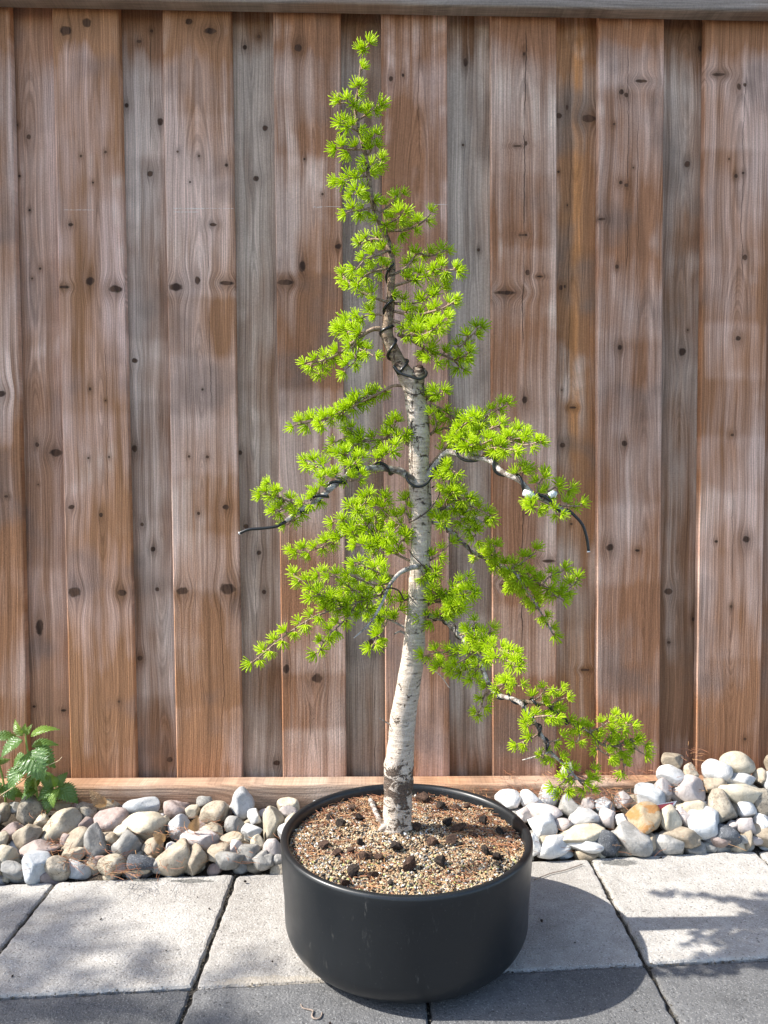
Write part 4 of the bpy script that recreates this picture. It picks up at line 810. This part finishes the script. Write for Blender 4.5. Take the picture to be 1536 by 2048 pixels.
 (-.03,-.03,7,3,.45,'l',[(1076,1456),(1088,1480),(1098,1500),(1124,1526),(1148,1550),(1162,1566)]), (-.03,-.04,4,2,.1,'t',[(1064,1436),(1085,1432),(1110,1432)]), (-.03,-.02,4,1.6,1.1,'l',[(1098,1504),(1075,1512),(1045,1520)]), (-.03,-.04,4,2,.4,'t',[(1080,1466),(1060,1478),(1035,1488)]), (-.03,-.03,4,2,.5,'t',[(1090,1485),(1108,1482),(1122,1478)]), (-.03,-.05,4,2,.4,'t',[(1140,1545),(1125,1565),(1108,1575)]), (-.03,-.04,4,2,.3,'t',[(1150,1554),(1138,1572),(1122,1590)]), (-.03,-.01,4,2,.4,'t',[(1160,1562),(1180,1560),(1192,1545)]), (-.03,-.03,4,2,.6,'t',[(1085,1475),(1090,1498),(1086,1518)]),(-.03,-.05,4,2,.1,'t',[(1070,1445),(1060,1450),(1050,1440)]),(-.03,-.02,4,2,.5,'t',[(1162,1566),(1172,1575),(1180,1580)]),
 # low left boughs
 (0,.03,6,2.5,.15,'t',[(820,1122),(792,1108),(762,1092),(744,1066),(722,1034),(705,1012)]), (.02,.0,5,2.5,.05,'t',[(765,1094),(750,1050),(760,1020),(772,1000)]), (.0,.0,5,2.5,.1,'t',[(822,1062),(798,1048),(775,1030),(755,1010)]), (.0,-.03,4,2,.1,'t',[(800,1050),(785,1065),(770,1080)]), (.02,.0,4,2,.1,'t',[(744,1066),(725,1075),(705,1068)]), (.0,.0,4,2,.1,'t',[(820,1046),(812,1020),(815,996)]), (.01,-.02,4,2,.1,'t',[(762,1092),(735,1095),(715,1090)]),(.0,-.01,4,2,.1,'t',[(790,1106),(800,1085),(812,1075)]),(.01,.0,4,2,.1,'t',[(735,1050),(715,1050),(695,1058)]),(.01,.0,4,2,.1,'t',[(712,1022),(730,1005),(735,990)]),
 (.02,.01,5,2,.1,'t',[(720,1052),(698,1066),(660,1086),(626,1100),(585,1104)]), (.02,.0,3,2,.3,'t',[(698,1064),(690,1045),(668,1042)]),
 (-.02,-.09,11,2.5,1.1,'l',[(838,1132),(815,1138),(795,1150),(776,1176),(764,1206),(740,1246),(708,1276)]),
 (-.05,-.02,6,2.5,.1,'t',[(770,1186),(740,1196),(708,1208),(632,1232),(564,1276),(506,1324)]), (-.04,.0,5,2.5,.1,'t',[(668,1220),(640,1190),(612,1166),(588,1152)]), (-.04,-.03,5,2,.1,'t',[(712,1208),(690,1240),(656,1272),(636,1306)]), (-.04,-.01,5,2.5,.05,'t',[(730,1198),(700,1175),(672,1155),(640,1148)]), (-.03,-.03,5,2.5,.1,'t',[(795,1152),(765,1148),(735,1135),(712,1128)]), (-.03,-.06,5,2.5,.1,'t',[(780,1166),(750,1170),(722,1160),(700,1150)]), (-.03,-.03,4,2,.1,'t',[(672,1200),(650,1192),(625,1192)]), (-.03,-.04,4,2,.1,'t',[(700,1206),(680,1212),(668,1198)]), (-.02,.01,4,2,.1,'t',[(760,1146),(750,1125),(745,1112)]), (-.03,0.0,4,2,.1,'t',[(716,1168),(708,1185),(690,1190)]), (-.03,-.05,4,2,.1,'t',[(745,1192),(735,1212),(720,1225)]),
 (0,-.02,6,2,.35,'l',[(812,1256),(785,1242),(760,1232),(740,1230)]), (-.01,-.03,4,2,.3,'t',[(775,1238),(765,1262),(752,1280),(742,1296)]), (0,-.01,6,3,1.1,'l',[(812,1268),(800,1263),(788,1268)]), (-.01,.0,4,2,.2,'t',[(790,1244),(795,1220),(808,1200)]), (-.01,-.02,3,2,.2,'t',[(790,1190),(775,1205),(768,1218)]),
 (-.015,-.03,3,2,.6,'t',[(842,1140),(845,1148),(846,1154)]), (-.01,-.03,3,1.5,1.1,'l',[(840,1318),(862,1338),(880,1350),(899,1376)]), (0,-.01,3.5,1.8,1.1,'l',[(792,1455),(775,1446),(758,1436)]),
]
rs = random.Random(12)
for bi, (d0, d1, w0, w1, ts, mk, pts) in enumerate(BR):
    n = len(pts); P = [T(x, y, d0 + (d1-d0)*i/(n-1) + (rs.uniform(-.006, .006) if 0 < i else 0)) for i, (x, y) in enumerate(pts)]
    cp = catmull(P, 6); rad = lerp_list([w0/2*S0, w1/2*S0], len(cp))
    mb = MB(); tube(mb, cp, rad, 9 if mk != 't' else 6, wob=.12 if mk != 't' else .06)
    lenx = [0]
    for a, b in zip(cp, cp[1:]): lenx.append(lenx[-1] + (b-a).length)
    low_r = pts[-1][1] > 1340 and pts[-1][0] > 940
    tl = lenx[-1]; s = ts*tl; side = rs.choice((-1, 1)); spots = []
    while s < tl - .003:
        spots.append(s); s += rs.uniform(.0082, .0138)*(1.10 if low_r else 1)
    if ts < 1: spots.append(tl)
    mats = []
    for s in spots:
        i = max(j for j in range(len(lenx)) if lenx[j] <= s+1e-9); i2 = min(i+1, len(cp)-1); u = 0 if i2 == i else (s-lenx[i])/(lenx[i2]-lenx[i])
        p = cp[i].lerp(cp[i2], u); tg = (cp[min(i+1, len(cp)-1)] - cp[max(i-1, 0)]).normalized()
        end = s >= tl - 1e-6
        inpl = Vector((-tg.z, 0, tg.x)); 
        if inpl.length < .1: inpl = Vector((0, 0, 1))
        inpl.normalize(); dep = tg.cross(inpl).normalized(); side = -side
        a = rs.gauss(0, .75); d = inpl*side*math.cos(a) + dep*math.sin(a)
        ax = (d*.9 + tg*(.45 if not end else 2.5) + Vector((0, 0, .30)) + sdir*.15).normalized()
        base = p + d*(rad[i] + .0012); st_ = base + ax*.0022
        if not end: tube(mb, [p, st_], [.0016, .0013], 5)
        sc_ = rs.uniform(.92, 1.24)*p.y/TY*(.92 if low_r else 1)
        Mx = Matrix.Translation(st_) @ ax.to_track_quat('Z', 'Y').to_matrix().to_4x4() @ Matrix.Rotation(rs.uniform(0, 6.28), 4, 'Z') @ Matrix.Scale(sc_, 4)
        mats.append((Mx, rs.randrange(len(TME)), sc_))
    br = mb.build('branch', {'t': M_TWIG, 'm': M_LIMB, 'l': M_LIMB}[mk], larch, True)
    TUFTS += [(br, m_, k_, s_) for m_, k_, s_ in mats]
# the trunk's own tufts near the tip
for (bx, by, tx, ty) in ((723, 103, 716, 84), (716, 178, 702, 152), (717, 176, 734, 152), (722, 140, 731, 126), (714, 190, 728, 186), (712, 225, 730, 205), (726, 290, 742, 246), (716, 258, 735, 262), (734, 325, 716, 322), (738, 350, 752, 342), (742, 392, 726, 398), (745, 400, 762, 398), (756, 440, 742, 436), (781, 505, 800, 496), (781, 590, 798, 588)):
    p = T(bx, by, -.006); ax = (T(tx, ty, -.012) - p).normalized(); TUFTS.append((trunk, Matrix.Translation(p + ax*.003) @ ax.to_track_quat('Z', 'Y').to_matrix().to_4x4(), rs.randrange(len(TME)), 1.05))
print('tufts', len(TUFTS))
order = sorted(range(len(TUFTS)), key=lambda i: -TUFTS[i][3]); rest = MB(); singles = set(order[:300])
for i, (br, Mx, k_, s_) in enumerate(TUFTS):
    if i in singles:
        o = bpy.data.objects.new('needle_tuft', TME[k_]); COL.objects.link(o); o.parent = br; o.matrix_parent_inverse = Matrix.Identity(4)
        o.matrix_basis = Mx
    else:
        m_ = TMB[k_]; b = len(rest.v); rest.v += [tuple(Mx @ Vector(q)) for q in m_.v]; rest.f += [tuple(j+b for j in q) for q in m_.f]; rest.m += m_.m
o = rest.build('needle_tufts', [M_GREEN, M_BUD], larch, True); o['kind'] = 'stuff'
# small upright cone by the tip
mb = MB(); pts = catmull([T(679, 208, -.01), T(677, 199, -.01), T(676, 186, -.01)], 5); tube(mb, pts, lerp_list([.0022, .0045, .0042, .002], len(pts)), 8, wob=.3); mb.build('young_cone', M_BUD, larch, True)

# ---- training wire
M_WIRE, nt, bs = newmat('black_wire'); bs.inputs['Base Color'].default_value = (.012, .013, .013, 1); bs.inputs['Roughness'].default_value = .32
M_COP, nt, bs = newmat('brown_wire'); bs.inputs['Base Color'].default_value = (.075, .052, .042, 1); bs.inputs['Roughness'].default_value = .4; bs.inputs['Metallic'].default_value = .5
M_CUT = plain('cut_wire_end', (.7, .7, .68), .4)
def coil(pts, rbr, wr, turns, ph=0.0, n=26):
    cp = catmull(pts, 12); N_ = len(cp); out = []; steps = max(N_, int(turns*n))
    rad = lerp_list(rbr, N_)
    up = Vector((0, -1, .2))
    for k in range(steps+1):
        t = k/steps*(N_-1); i = min(int(t), N_-2); u = t-i; p = cp[i].lerp(cp[i+1], u); tg = (cp[min(i+2, N_-1)] - cp[max(i-1, 0)]).normalized()
        a = (up - tg*up.dot(tg)).normalized(); b = tg.cross(a); th = ph + 2*math.pi*turns*k/steps; r = rad[i]*(1-u)+rad[min(i+1, N_-1)]*u + wr*.9
        out.append(p + (a*math.cos(th) + b*math.sin(th))*r)
    return out
def wire(paths, wr, mat, tip=None):
    mb = MB()
    for pts in paths: tube(mb, pts, [wr]*len(pts), 8)
    o = mb.build('training_wire', mat, larch, True)
    if tip:
        q = MB(); tube(q, [tip[0], tip[1]], [wr*.98, wr*.98], 8); q.build('cut_end', M_CUT, o, True)
    return o
def px3(l): return [T(x, y, d) for x, y, d in l]
Lb = px3([(800,943,-.014),(765,936,-.016),(725,940,-.018),(692,955,-.02),(660,978,-.022),(640,996,-.025),(605,1018,-.028),(580,1036,-.03)])
Rb = px3([(872,930,-.012),(895,904,-.014),(930,912,-.015),(978,920,-.017),(1002,942,-.018),(1040,962,-.018),(1066,988,-.019),(1108,1010,-.02),(1135,1024,-.02)])
c1 = coil(Lb, [8*S0, 4.5*S0], .0022, 5.2, 2.2); c2 = coil(Rb, [7*S0, 3.2*S0], .0022, 4.6, .4)
loop = catmull(px3([(812,945,-.018),(816,962,-.026),(832,973,-.030),(852,968,-.027),(868,945,-.018)]), 6)
fl = catmull([c1[-1]] + px3([(566,1046,-.034),(552,1053,-.036),(522,1057,-.036),(498,1059,-.036),(480,1066,-.036)]), 6)
fr_ = catmull([c2[-1]] + px3([(1148,1030,-.024),(1165,1050,-.026),(1174,1078,-.027),(1177,1102,-.028)]), 6)
o = wire([catmull([loop[0], c1[0]], 3) + c1, fl, loop, catmull([loop[-1], c2[0]], 3) + c2, fr_], .0023, M_WIRE, (fl[-1], fl[-1] + (fl[-1]-fl[-2]).normalized()*.0018))
q = MB(); tube(q, [fr_[-1], fr_[-1] + (fr_[-1]-fr_[-2]).normalized()*.0018], [.0026]*2, 8); q.build('cut_end', M_CUT, o, True)
# leader wire with a hook over the stub
Ld = px3([(808,744,0),(797,722,0),(786,700,0),(776,676,0),(774,660,0),(777,638,0),(781,606,0),(782,570,0),(784,530,0)])
cl = coil(Ld, [15*S0, 11*S0, 9*S0, 7*S0], .0026, 4.2, -.9)
hook = catmull(px3([(787,732,-.020),(800,746,-.026),(820,753,-.032),(838,758,-.034),(850,753,-.028),(853,745,-.020),(846,738,-.006)]), 6)
wire([hook, catmull([hook[0], cl[0]], 4) + cl], .0023, M_WIRE)
# thinner brown wires
cA = coil(px3([(875,1048,.022),(905,1066,.025),(942,1102,.03),(985,1124,.032),(1025,1142,.035)]), [4.5*S0, 3*S0], .0011, 6, 1)
cB = coil(px3([(868,1234,-.01),(890,1240,-.012),(916,1268,-.015),(938,1290,-.018)]), [6*S0, 5*S0], .0012, 3, 1); eB = catmull([cB[-1]] + px3([(945,1282,-.03),(950,1268,-.03)]), 4)
wire([catmull(px3([(864,975,-.006),(872,972,-.02),(880,982,-.02),(866,1010,-.022),(848,1028,-.027),(825,1042,-.026),(818,1044,-.012)]), 6)], .0012, M_COP)
wire([catmull(px3([(818,1100,-.012),(826,1112,-.026),(846,1132,-.028),(860,1152,-.016),(860,1168,-.004)]), 6)], .0011, M_COP)
wire([catmull(px3([(808,782,-.012),(820,788,-.026),(838,788,-.026),(852,780,-.012)]), 6)], .0009, M_COP)
wire([cA], .0011, M_COP); wire([cB, eB], .0012, M_COP)
wire([catmull(px3([(762,1196,-.055),(766,1182,-.068),(780,1176,-.066),(798,1182,-.05),(808,1200,-.03),(815,1198,-.018)]), 6)], .0014, M_COP)
cD = coil(px3([(998,1390,-.022),(1036,1402,-.024),(1060,1430,-.028),(1078,1458,-.03),(1096,1496,-.03)]), [4*S0, 3*S0], .0018, 5, 1); cE = coil(px3([(1040,1402,-.022),(1070,1405,-.02),(1098,1412,-.016),(1130,1440,-.01),(1150,1450,-.008)]), [3.5*S0, 2.5*S0], .0018, 4, 0)
wire([cD, cE], .0018, M_WIRE)
# clear tube guards on the right branch wire
M_TUBE, nt, bs = newmat('clear_tube'); bs.inputs['Base Color'].default_value = (.85, .9, .92, 1); bs.inputs['Roughness'].default_value = .2; bs.inputs['Transmission Weight'].default_value = .45; bs.inputs['IOR'].default_value = 1.3
mb = MB(); tube(mb, px3([(1048,985,-.035),(1058,988,-.037),(1066,994,-.036)]), [.0052]*3, 12); tube(mb, px3([(1099,992,-.036),(1106,987,-.037),(1111,989,-.036)]), [.0048]*3, 12); mb.build('tube_guard', M_TUBE, larch, True)

# ------------------------------------------------------------------ nettle
def leafmat(name, top, trans):
    m, nt, bs = newmat(name); N = NT(nt); uv = N.node('ShaderNodeUVMap').outputs[0]; sp_ = N.node('ShaderNodeSeparateXYZ', {0: uv}); U, V = sp_.outputs[0], sp_.outputs[1]
    au = N.m('ABSOLUTE', U); vn = N.m('ABSOLUTE', N.m('SUBTRACT', N.m('FRACT', N.m('MULTIPLY', N.m('SUBTRACT', V, N.m('MULTIPLY', au, .35)), 7)), .5)); vein = N.m('MAXIMUM', N.ss(vn, .10, .03), N.ss(au, .05, .015)); n = N.noise(N.geo(), 150, 3)
    c = N.mix(N.m('MULTIPLY', vein, .35), N.mix(n, tuple(x*.8 for x in top), tuple(x*1.2 for x in top)), tuple(min(1, x*1.9+.02) for x in top)); N.put(bs.inputs['Base Color'], c); bs.inputs['Roughness'].default_value = .38; bs.inputs['Specular IOR Level'].default_value = .6
    N.put(bs.inputs['Normal'], N.bump(N.m('ADD', N.m('MULTIPLY', vn, 1.0), N.m('MULTIPLY', n, .4)), .0025, .8))
    tl = N.node('ShaderNodeBsdfTranslucent', {'Color': trans}); mx = N.node('ShaderNodeMixShader', {0: .33, 1: bs.outputs[0], 2: tl.outputs[0]}); nt.links.new(mx.outputs[0], nt.nodes['Material Output'].inputs[0]); return m
M_LEAF = leafmat('nettle_leaf', (.085, .175, .045), (.30, .52, .04)); M_LEAFY = leafmat('nettle_young_leaf', (.16, .27, .04), (.42, .6, .05)); M_STEM = plain('nettle_stem', (.20, .28, .06), .6, (.28, .33, .09), 200)
def leaf(parent, a, b, wid, nrm, mat=M_LEAF, droop=.18, fold=.30, seed=0):
    """serrated ovate leaf from base a to tip b; nrm: the side its upper face looks to"""
    a, b = Vector(a), Vector(b); ax = b-a; L = ax.length; ax.normalize(); nrm = (nrm - ax*nrm.dot(ax)).normalized(); sd = ax.cross(nrm); nt_ = 22; r_ = random.Random(seed)
    v = []; uv = []
    for i in range(nt_+1):
        t = i/nt_; wv = wid*.5*(math.sin(math.pi*min(1, t**.72))**.85)*(1-.25*t) if 0 < t < 1 else 0
        tooth = 1.0 + (.24 if i % 2 else -.14); c = a + ax*L*t - nrm*droop*L*(t*t) + nrm*.10*L*math.sin(math.pi*t)
        for u in (-1, -.55, 0, .55, 1):
            ww = wv*u*(tooth if abs(u) == 1 else 1); fw = ax*(.03*L if (abs(u) == 1 and i % 2) else 0)
            z = fold*abs(u)*wv - .45*fold*u*u*wv + r_.uniform(-.02, .02)*wid
            v.append(c + sd*ww + nrm*z + fw); uv.append((u, t))
    f = [(i*5+k, i*5+k+1, (i+1)*5+k+1, (i+1)*5+k) for i in range(nt_) for k in range(4)]
    mb = MB(); mb.add(v, f); me = mb.mesh('leaf', mat, True); ul = me.uv_layers.new(name='UVMap')
    for lp_ in me.loops: ul.data[lp_.index].uv = uv[lp_.vertex_index]
    return link('leaf', me, None, parent)
NY = 1.665
def Q(px, py, d=0.0): return at_y(px, py, NY + d)
net = empty('nettle', (Q(72, 1600).x, NY, .05)); tag(net, 'green serrated leaf nettle growing between the stones and the bottom rail', 'plant')
mb = MB(); st1 = catmull([Q(76, 1612), Q(72, 1575), Q(66, 1545, -.005), Q(57, 1510), Q(52, 1480), Q(51, 1462)], 5); tube(mb, st1, lerp_list([.0030, .0024, .0018], len(st1)), 8)
st2 = catmull([Q(98, 1622), Q(104, 1600, -.005), Q(112, 1574, -.008)], 5); tube(mb, st2, lerp_list([.0022, .0015], len(st2)), 7); mb.build('stem', M_STEM, net, True)
UP = Vector((0, -.45, 1)); FRT = Vector((0, -1, .35))
LV = [((60,1473,0),(117,1452,.02),25,UP+Vector((-.3,0,0)),'y'),((45,1480,0),(-4,1513,-.02),38,UP+Vector((-.5,-.2,0)),'n'),((47,1471,0),(25,1440,.01),20,Vector((-.7,-.5,.5)),'y'),((50,1468,0),(49,1448,-.005),12,FRT,'y'),((53,1470,0),(62,1449,.0),10,FRT,'y'),
 ((63,1494,.005),(117,1484,.03),26,UP,'n'),((58,1503,-.005),(84,1558,-.05),52,FRT+Vector((.2,0,.3)),'n'),((66,1500,0),(110,1530,-.02),38,UP+Vector((.4,-.3,0)),'n'),((48,1533,0),(14,1580,-.03),40,UP+Vector((-.5,-.6,-.2)),'n'),((50,1512,.01),(18,1545,.02),34,UP+Vector((-.4,-.2,0)),'n'),
 ((113,1572,-.008),(133,1545,-.0),20,Vector((.3,-.6,.7)),'n'),((110,1574,-.008),(80,1552,.0),24,UP+Vector((-.3,-.3,0)),'n'),((114,1575,-.008),(156,1602,-.02),36,UP+Vector((.4,-.3,0)),'n'),((112,1577,-.01),(103,1612,-.045),22,FRT+Vector((-.3,0,.4)),'y'),((108,1577,-.008),(72,1598,-.02),30,UP+Vector((-.4,-.3,0)),'n'),((106,1585,-.005),(92,1626,-.03),28,FRT+Vector((0,0,.4)),'n'),((114,1573,-.008),(104,1550,-.015),14,UP,'y'),
 ((70,1555,0),(45,1585,-.01),32,UP+Vector((-.5,-.1,0)),'n'),((74,1580,.0),(40,1600,-.02),34,UP+Vector((-.4,0,0)),'n'),((72,1560,.01),(105,1545,.03),30,UP,'n'),((78,1590,.01),(120,1588,.02),30,UP+Vector((.2,0,0)),'n'),((74,1575,.01),(52,1555,.03),30,UP,'n')]
for i, (a, b, wd, nr, y) in enumerate(LV): leaf(net, Q(*a), Q(*b), wd*1.18*NY/F, nr.normalized(), M_LEAFY if y == 'y' else M_LEAF, seed=i)
net2 = empty('nettle', (Q(8, 1600, .03).x-.03, NY+.02, .05)); tag(net2, 'smaller shaded nettle half hidden behind the taller nettle by the fence', 'plant')
mb = MB(); s2 = catmull([Q(12, 1610, .02), Q(6, 1560, .02), Q(-4, 1520, .025), Q(-12, 1478, .03)], 5); tube(mb, s2, lerp_list([.0026, .0018], len(s2)), 7); mb.build('stem', M_STEM, net2, True)
for i, (a, b, wd) in enumerate((((-12,1478,.03),(38,1470,.06),32),((-14,1480,.03),(-60,1500,.02),36),((-4,1525,.025),(-40,1550,-.0),36),((-2,1530,.025),(20,1515,.05),30),((6,1570,.02),(28,1598,.0),30),((4,1566,.02),(-30,1590,.0),34),((8,1585,.02),(50,1590,.03),30))):
    leaf(net2, Q(*a), Q(*b), wd*NY/F, (UP+Vector((random.Random(i).uniform(-.3, .3), 0, 0))).normalized(), M_LEAF, seed=40+i)
M_STRAW = plain('dry_stalk', (.45, .33, .19), .8, (.55, .42, .26), 200)
mb = MB(); pts = catmull([Q(-10, 1598, -.03), Q(30, 1572, -.025), Q(62, 1550, -.02), Q(98, 1530, -.02), Q(116, 1522, -.02), Q(124, 1514, -.02)], 5); tube(mb, pts, lerp_list([.0012, .0009], len(pts)), 6); tag(mb.build('dry_stalk', M_STRAW, None, True), 'thin dry straw coloured stalk leaning through the nettle', 'stalk')
# dry leaves, plant tag, curled root, twig
M_DRY = leafmat('dry_leaf', (.36, .24, .13), (.5, .3, .12)); M_DRY.node_tree.nodes['Principled BSDF'].inputs['Roughness'].default_value = .8
def dryleaf(ax_, bx_, wd, nr, label, seed, lift=.03):
    a, b = at_bed(*ax_, lift), at_bed(*bx_, lift)
    b = at_y(bx_[0], bx_[1], a.y-.005)
    o = leaf(None, a, b, wd*1.65/F, nr.normalized(), M_DRY, droop=.05, fold=.5, seed=seed); o.name = 'dry_leaf'; tag(o, label, 'leaf'); return o
dryleaf((212,1612), (178,1580), 26, Vector((-.2, -1, .5)), 'curled tan dry leaf leaning on the rail above the orange stone', 1, .03)
dryleaf((385,1662), (396,1632), 24, Vector((.2, -1, .3)), 'crumpled pale brown dry leaf between a white and a tan stone', 2, .03)
dryleaf((330,1682), (306,1668), 20, Vector((0, -1, .5)), 'torn brown dry leaf beside the grey rounded stone', 3, .03)
M_TAG = plain('tag_plastic', (.55, .55, .56), .35); M_TAGR = plain('tag_print', (.32, .055, .08), .4)
tg = empty('plant_tag', at_bed(1305, 1618, .03)); tag(tg, 'small clear and dark red plastic plant tag stuck between the stones', 'plant tag')
a_, b_, c_, d_ = [at_y(x, y, tg.location.y + dd) for x, y, dd in ((1301,1632,-.008),(1306,1610,0),(1354,1602,.02),(1346,1614,.012))]
mb = MB(); nn = (b_-a_).cross(d_-a_).normalized()*.0007; mb.add([a_, b_, c_, d_, a_+nn, b_+nn, c_+nn, d_+nn], [(0,1,2,3),(7,6,5,4),(0,4,5,1),(1,5,6,2),(2,6,7,3),(3,7,4,0)]); mb.build('tag_blade', M_TAG, tg)
mb = MB(); ctr = (a_+b_+c_+d_)/4; nn2 = nn.normalized()*(-.0004 if nn.y > 0 else .0012); q4 = [ctr + (x-ctr)*.78 + nn2 for x in (a_, b_, c_, d_)]; mb.add(q4 + [x + nn*.2 for x in q4], [(0,1,2,3),(7,6,5,4),(0,4,5,1),(1,5,6,2),(2,6,7,3),(3,7,4,0)]); mb.build('tag_print', M_TAGR, tg)
M_ROOT = plain('dry_root', (.20, .155, .125), .7, (.28, .22, .18), 400)
g = lambda x, y: at_z(x, y, .003)
mb = MB(); pts = catmull([g(601,2008), g(606,2016), g(618,2019), g(626,2022), g(624,2031), g(628,2037), g(638,2037), g(643,2031), g(644,2025)], 5); tube(mb, pts, lerp_list([.0007, .0013, .0013, .0009], len(pts)), 7); tag(mb.build('dry_root', M_ROOT, None, True), 'small curled dry root lying on the dark grey slab by the bowl', 'root')
mb = MB(); pts = catmull([g(1068,1760), g(1100,1747), g(1130,1740), g(1165,1728)], 5); tube(mb, pts, [.0009]*len(pts), 6); tag(mb.build('twig', M_ROOT, None, True), 'thin dry twig on the pale slab at the edge of the bowl shadow', 'twig')
mb = MB(); rs = random.Random(9)
for (x, y, s) in ((202,1838,3),(490,1763,5),(418,1817,3),(545,1923,3),(395,1794,2),(332,1901,2.5),(1083,1841,5),(1150,1885,2),(25,1952,3),(1322,1715,4),(1025,1945,3),(660,2046,3),(1270,2020,2)): granule(mb, g(x, y), s*.0008, rs, 0)
tag(mb.build('crumbs', M_LUMP), 'tiny dark crumbs scattered over the paving slabs', 'crumbs', kind='stuff')

# ------------------------------------------------------------------ invented tree outside the frame, crown shaped to shade the slabs
rs = random.Random(55); BASE = Vector((-3.55, .35, -.06)); gt = empty('added_shade_tree', BASE); tag(gt, 'small broadleaf tree added out of view to shade the slabs', 'tree')
M_GLEAF = plain('shade_tree_leaf', (.05, .12, .03), .5, (.08, .16, .04), 60); mb = MB(); lv = MB()
top = BASE + Vector((.1, .1, 2.2)); cp = catmull([BASE, BASE + Vector((-.05, .05, .9)), top], 8); tube(mb, cp, lerp_list([.05, .04, .02], len(cp)), 10)
PATCH = [(40,1815,60,14,9),(140,1822,40,7,6),(110,1845,120,8,10),(150,1895,170,9,16),(290,1938,50,16,8),(60,1950,80,12,8),(490,1935,60,22,7),(150,2020,170,22,34),(420,2040,60,12,7),(20,1880,50,30,6),(-120,1900,120,70,30),(-100,1980,120,40,30)]
for (px, py, sx, sy, n_) in PATCH:
    c0 = at_z(px, py) + sdir*rs.uniform(3.3, 3.9); bp = catmull([cp[rs.randrange(9, len(cp))], c0.lerp(top, .35) + Vector((0, 0, .1)), c0], 6); tube(mb, bp, lerp_list([.012, .004], len(bp)), 6)
    for _ in range(n_):
        g0 = at_z(px + rs.gauss(0, sx*.55), py + rs.gauss(0, sy*.55)); c = g0 + sdir*((c0 - at_z(px, py)).length + rs.gauss(0, .12)); tube(mb, [c0, c], [.0025, .0015], 4)
        for k in range(5):
            q = c + Vector((rs.gauss(0, .022), rs.gauss(0, .022), rs.gauss(0, .022))); d = Vector((rs.gauss(0, 1), rs.gauss(0, 1), rs.gauss(-.2, .5))).normalized(); e = d.orthogonal().normalized(); e = Quaternion(d, rs.uniform(0, 6.28)) @ e; L = rs.uniform(.025, .042)
            lv.add([q, q + d*L*.35 + e*L*.28, q + d*L, q + d*L*.35 - e*L*.28, q + d*L*.4 - e.cross(d)*L*.06], [(0, 1, 4), (1, 2, 4), (2, 3, 4), (3, 0, 4)])
mb.build('trunk', M_TWIG, gt, True); o = lv.build('crown', M_GLEAF, gt); o['kind'] = 'stuff'
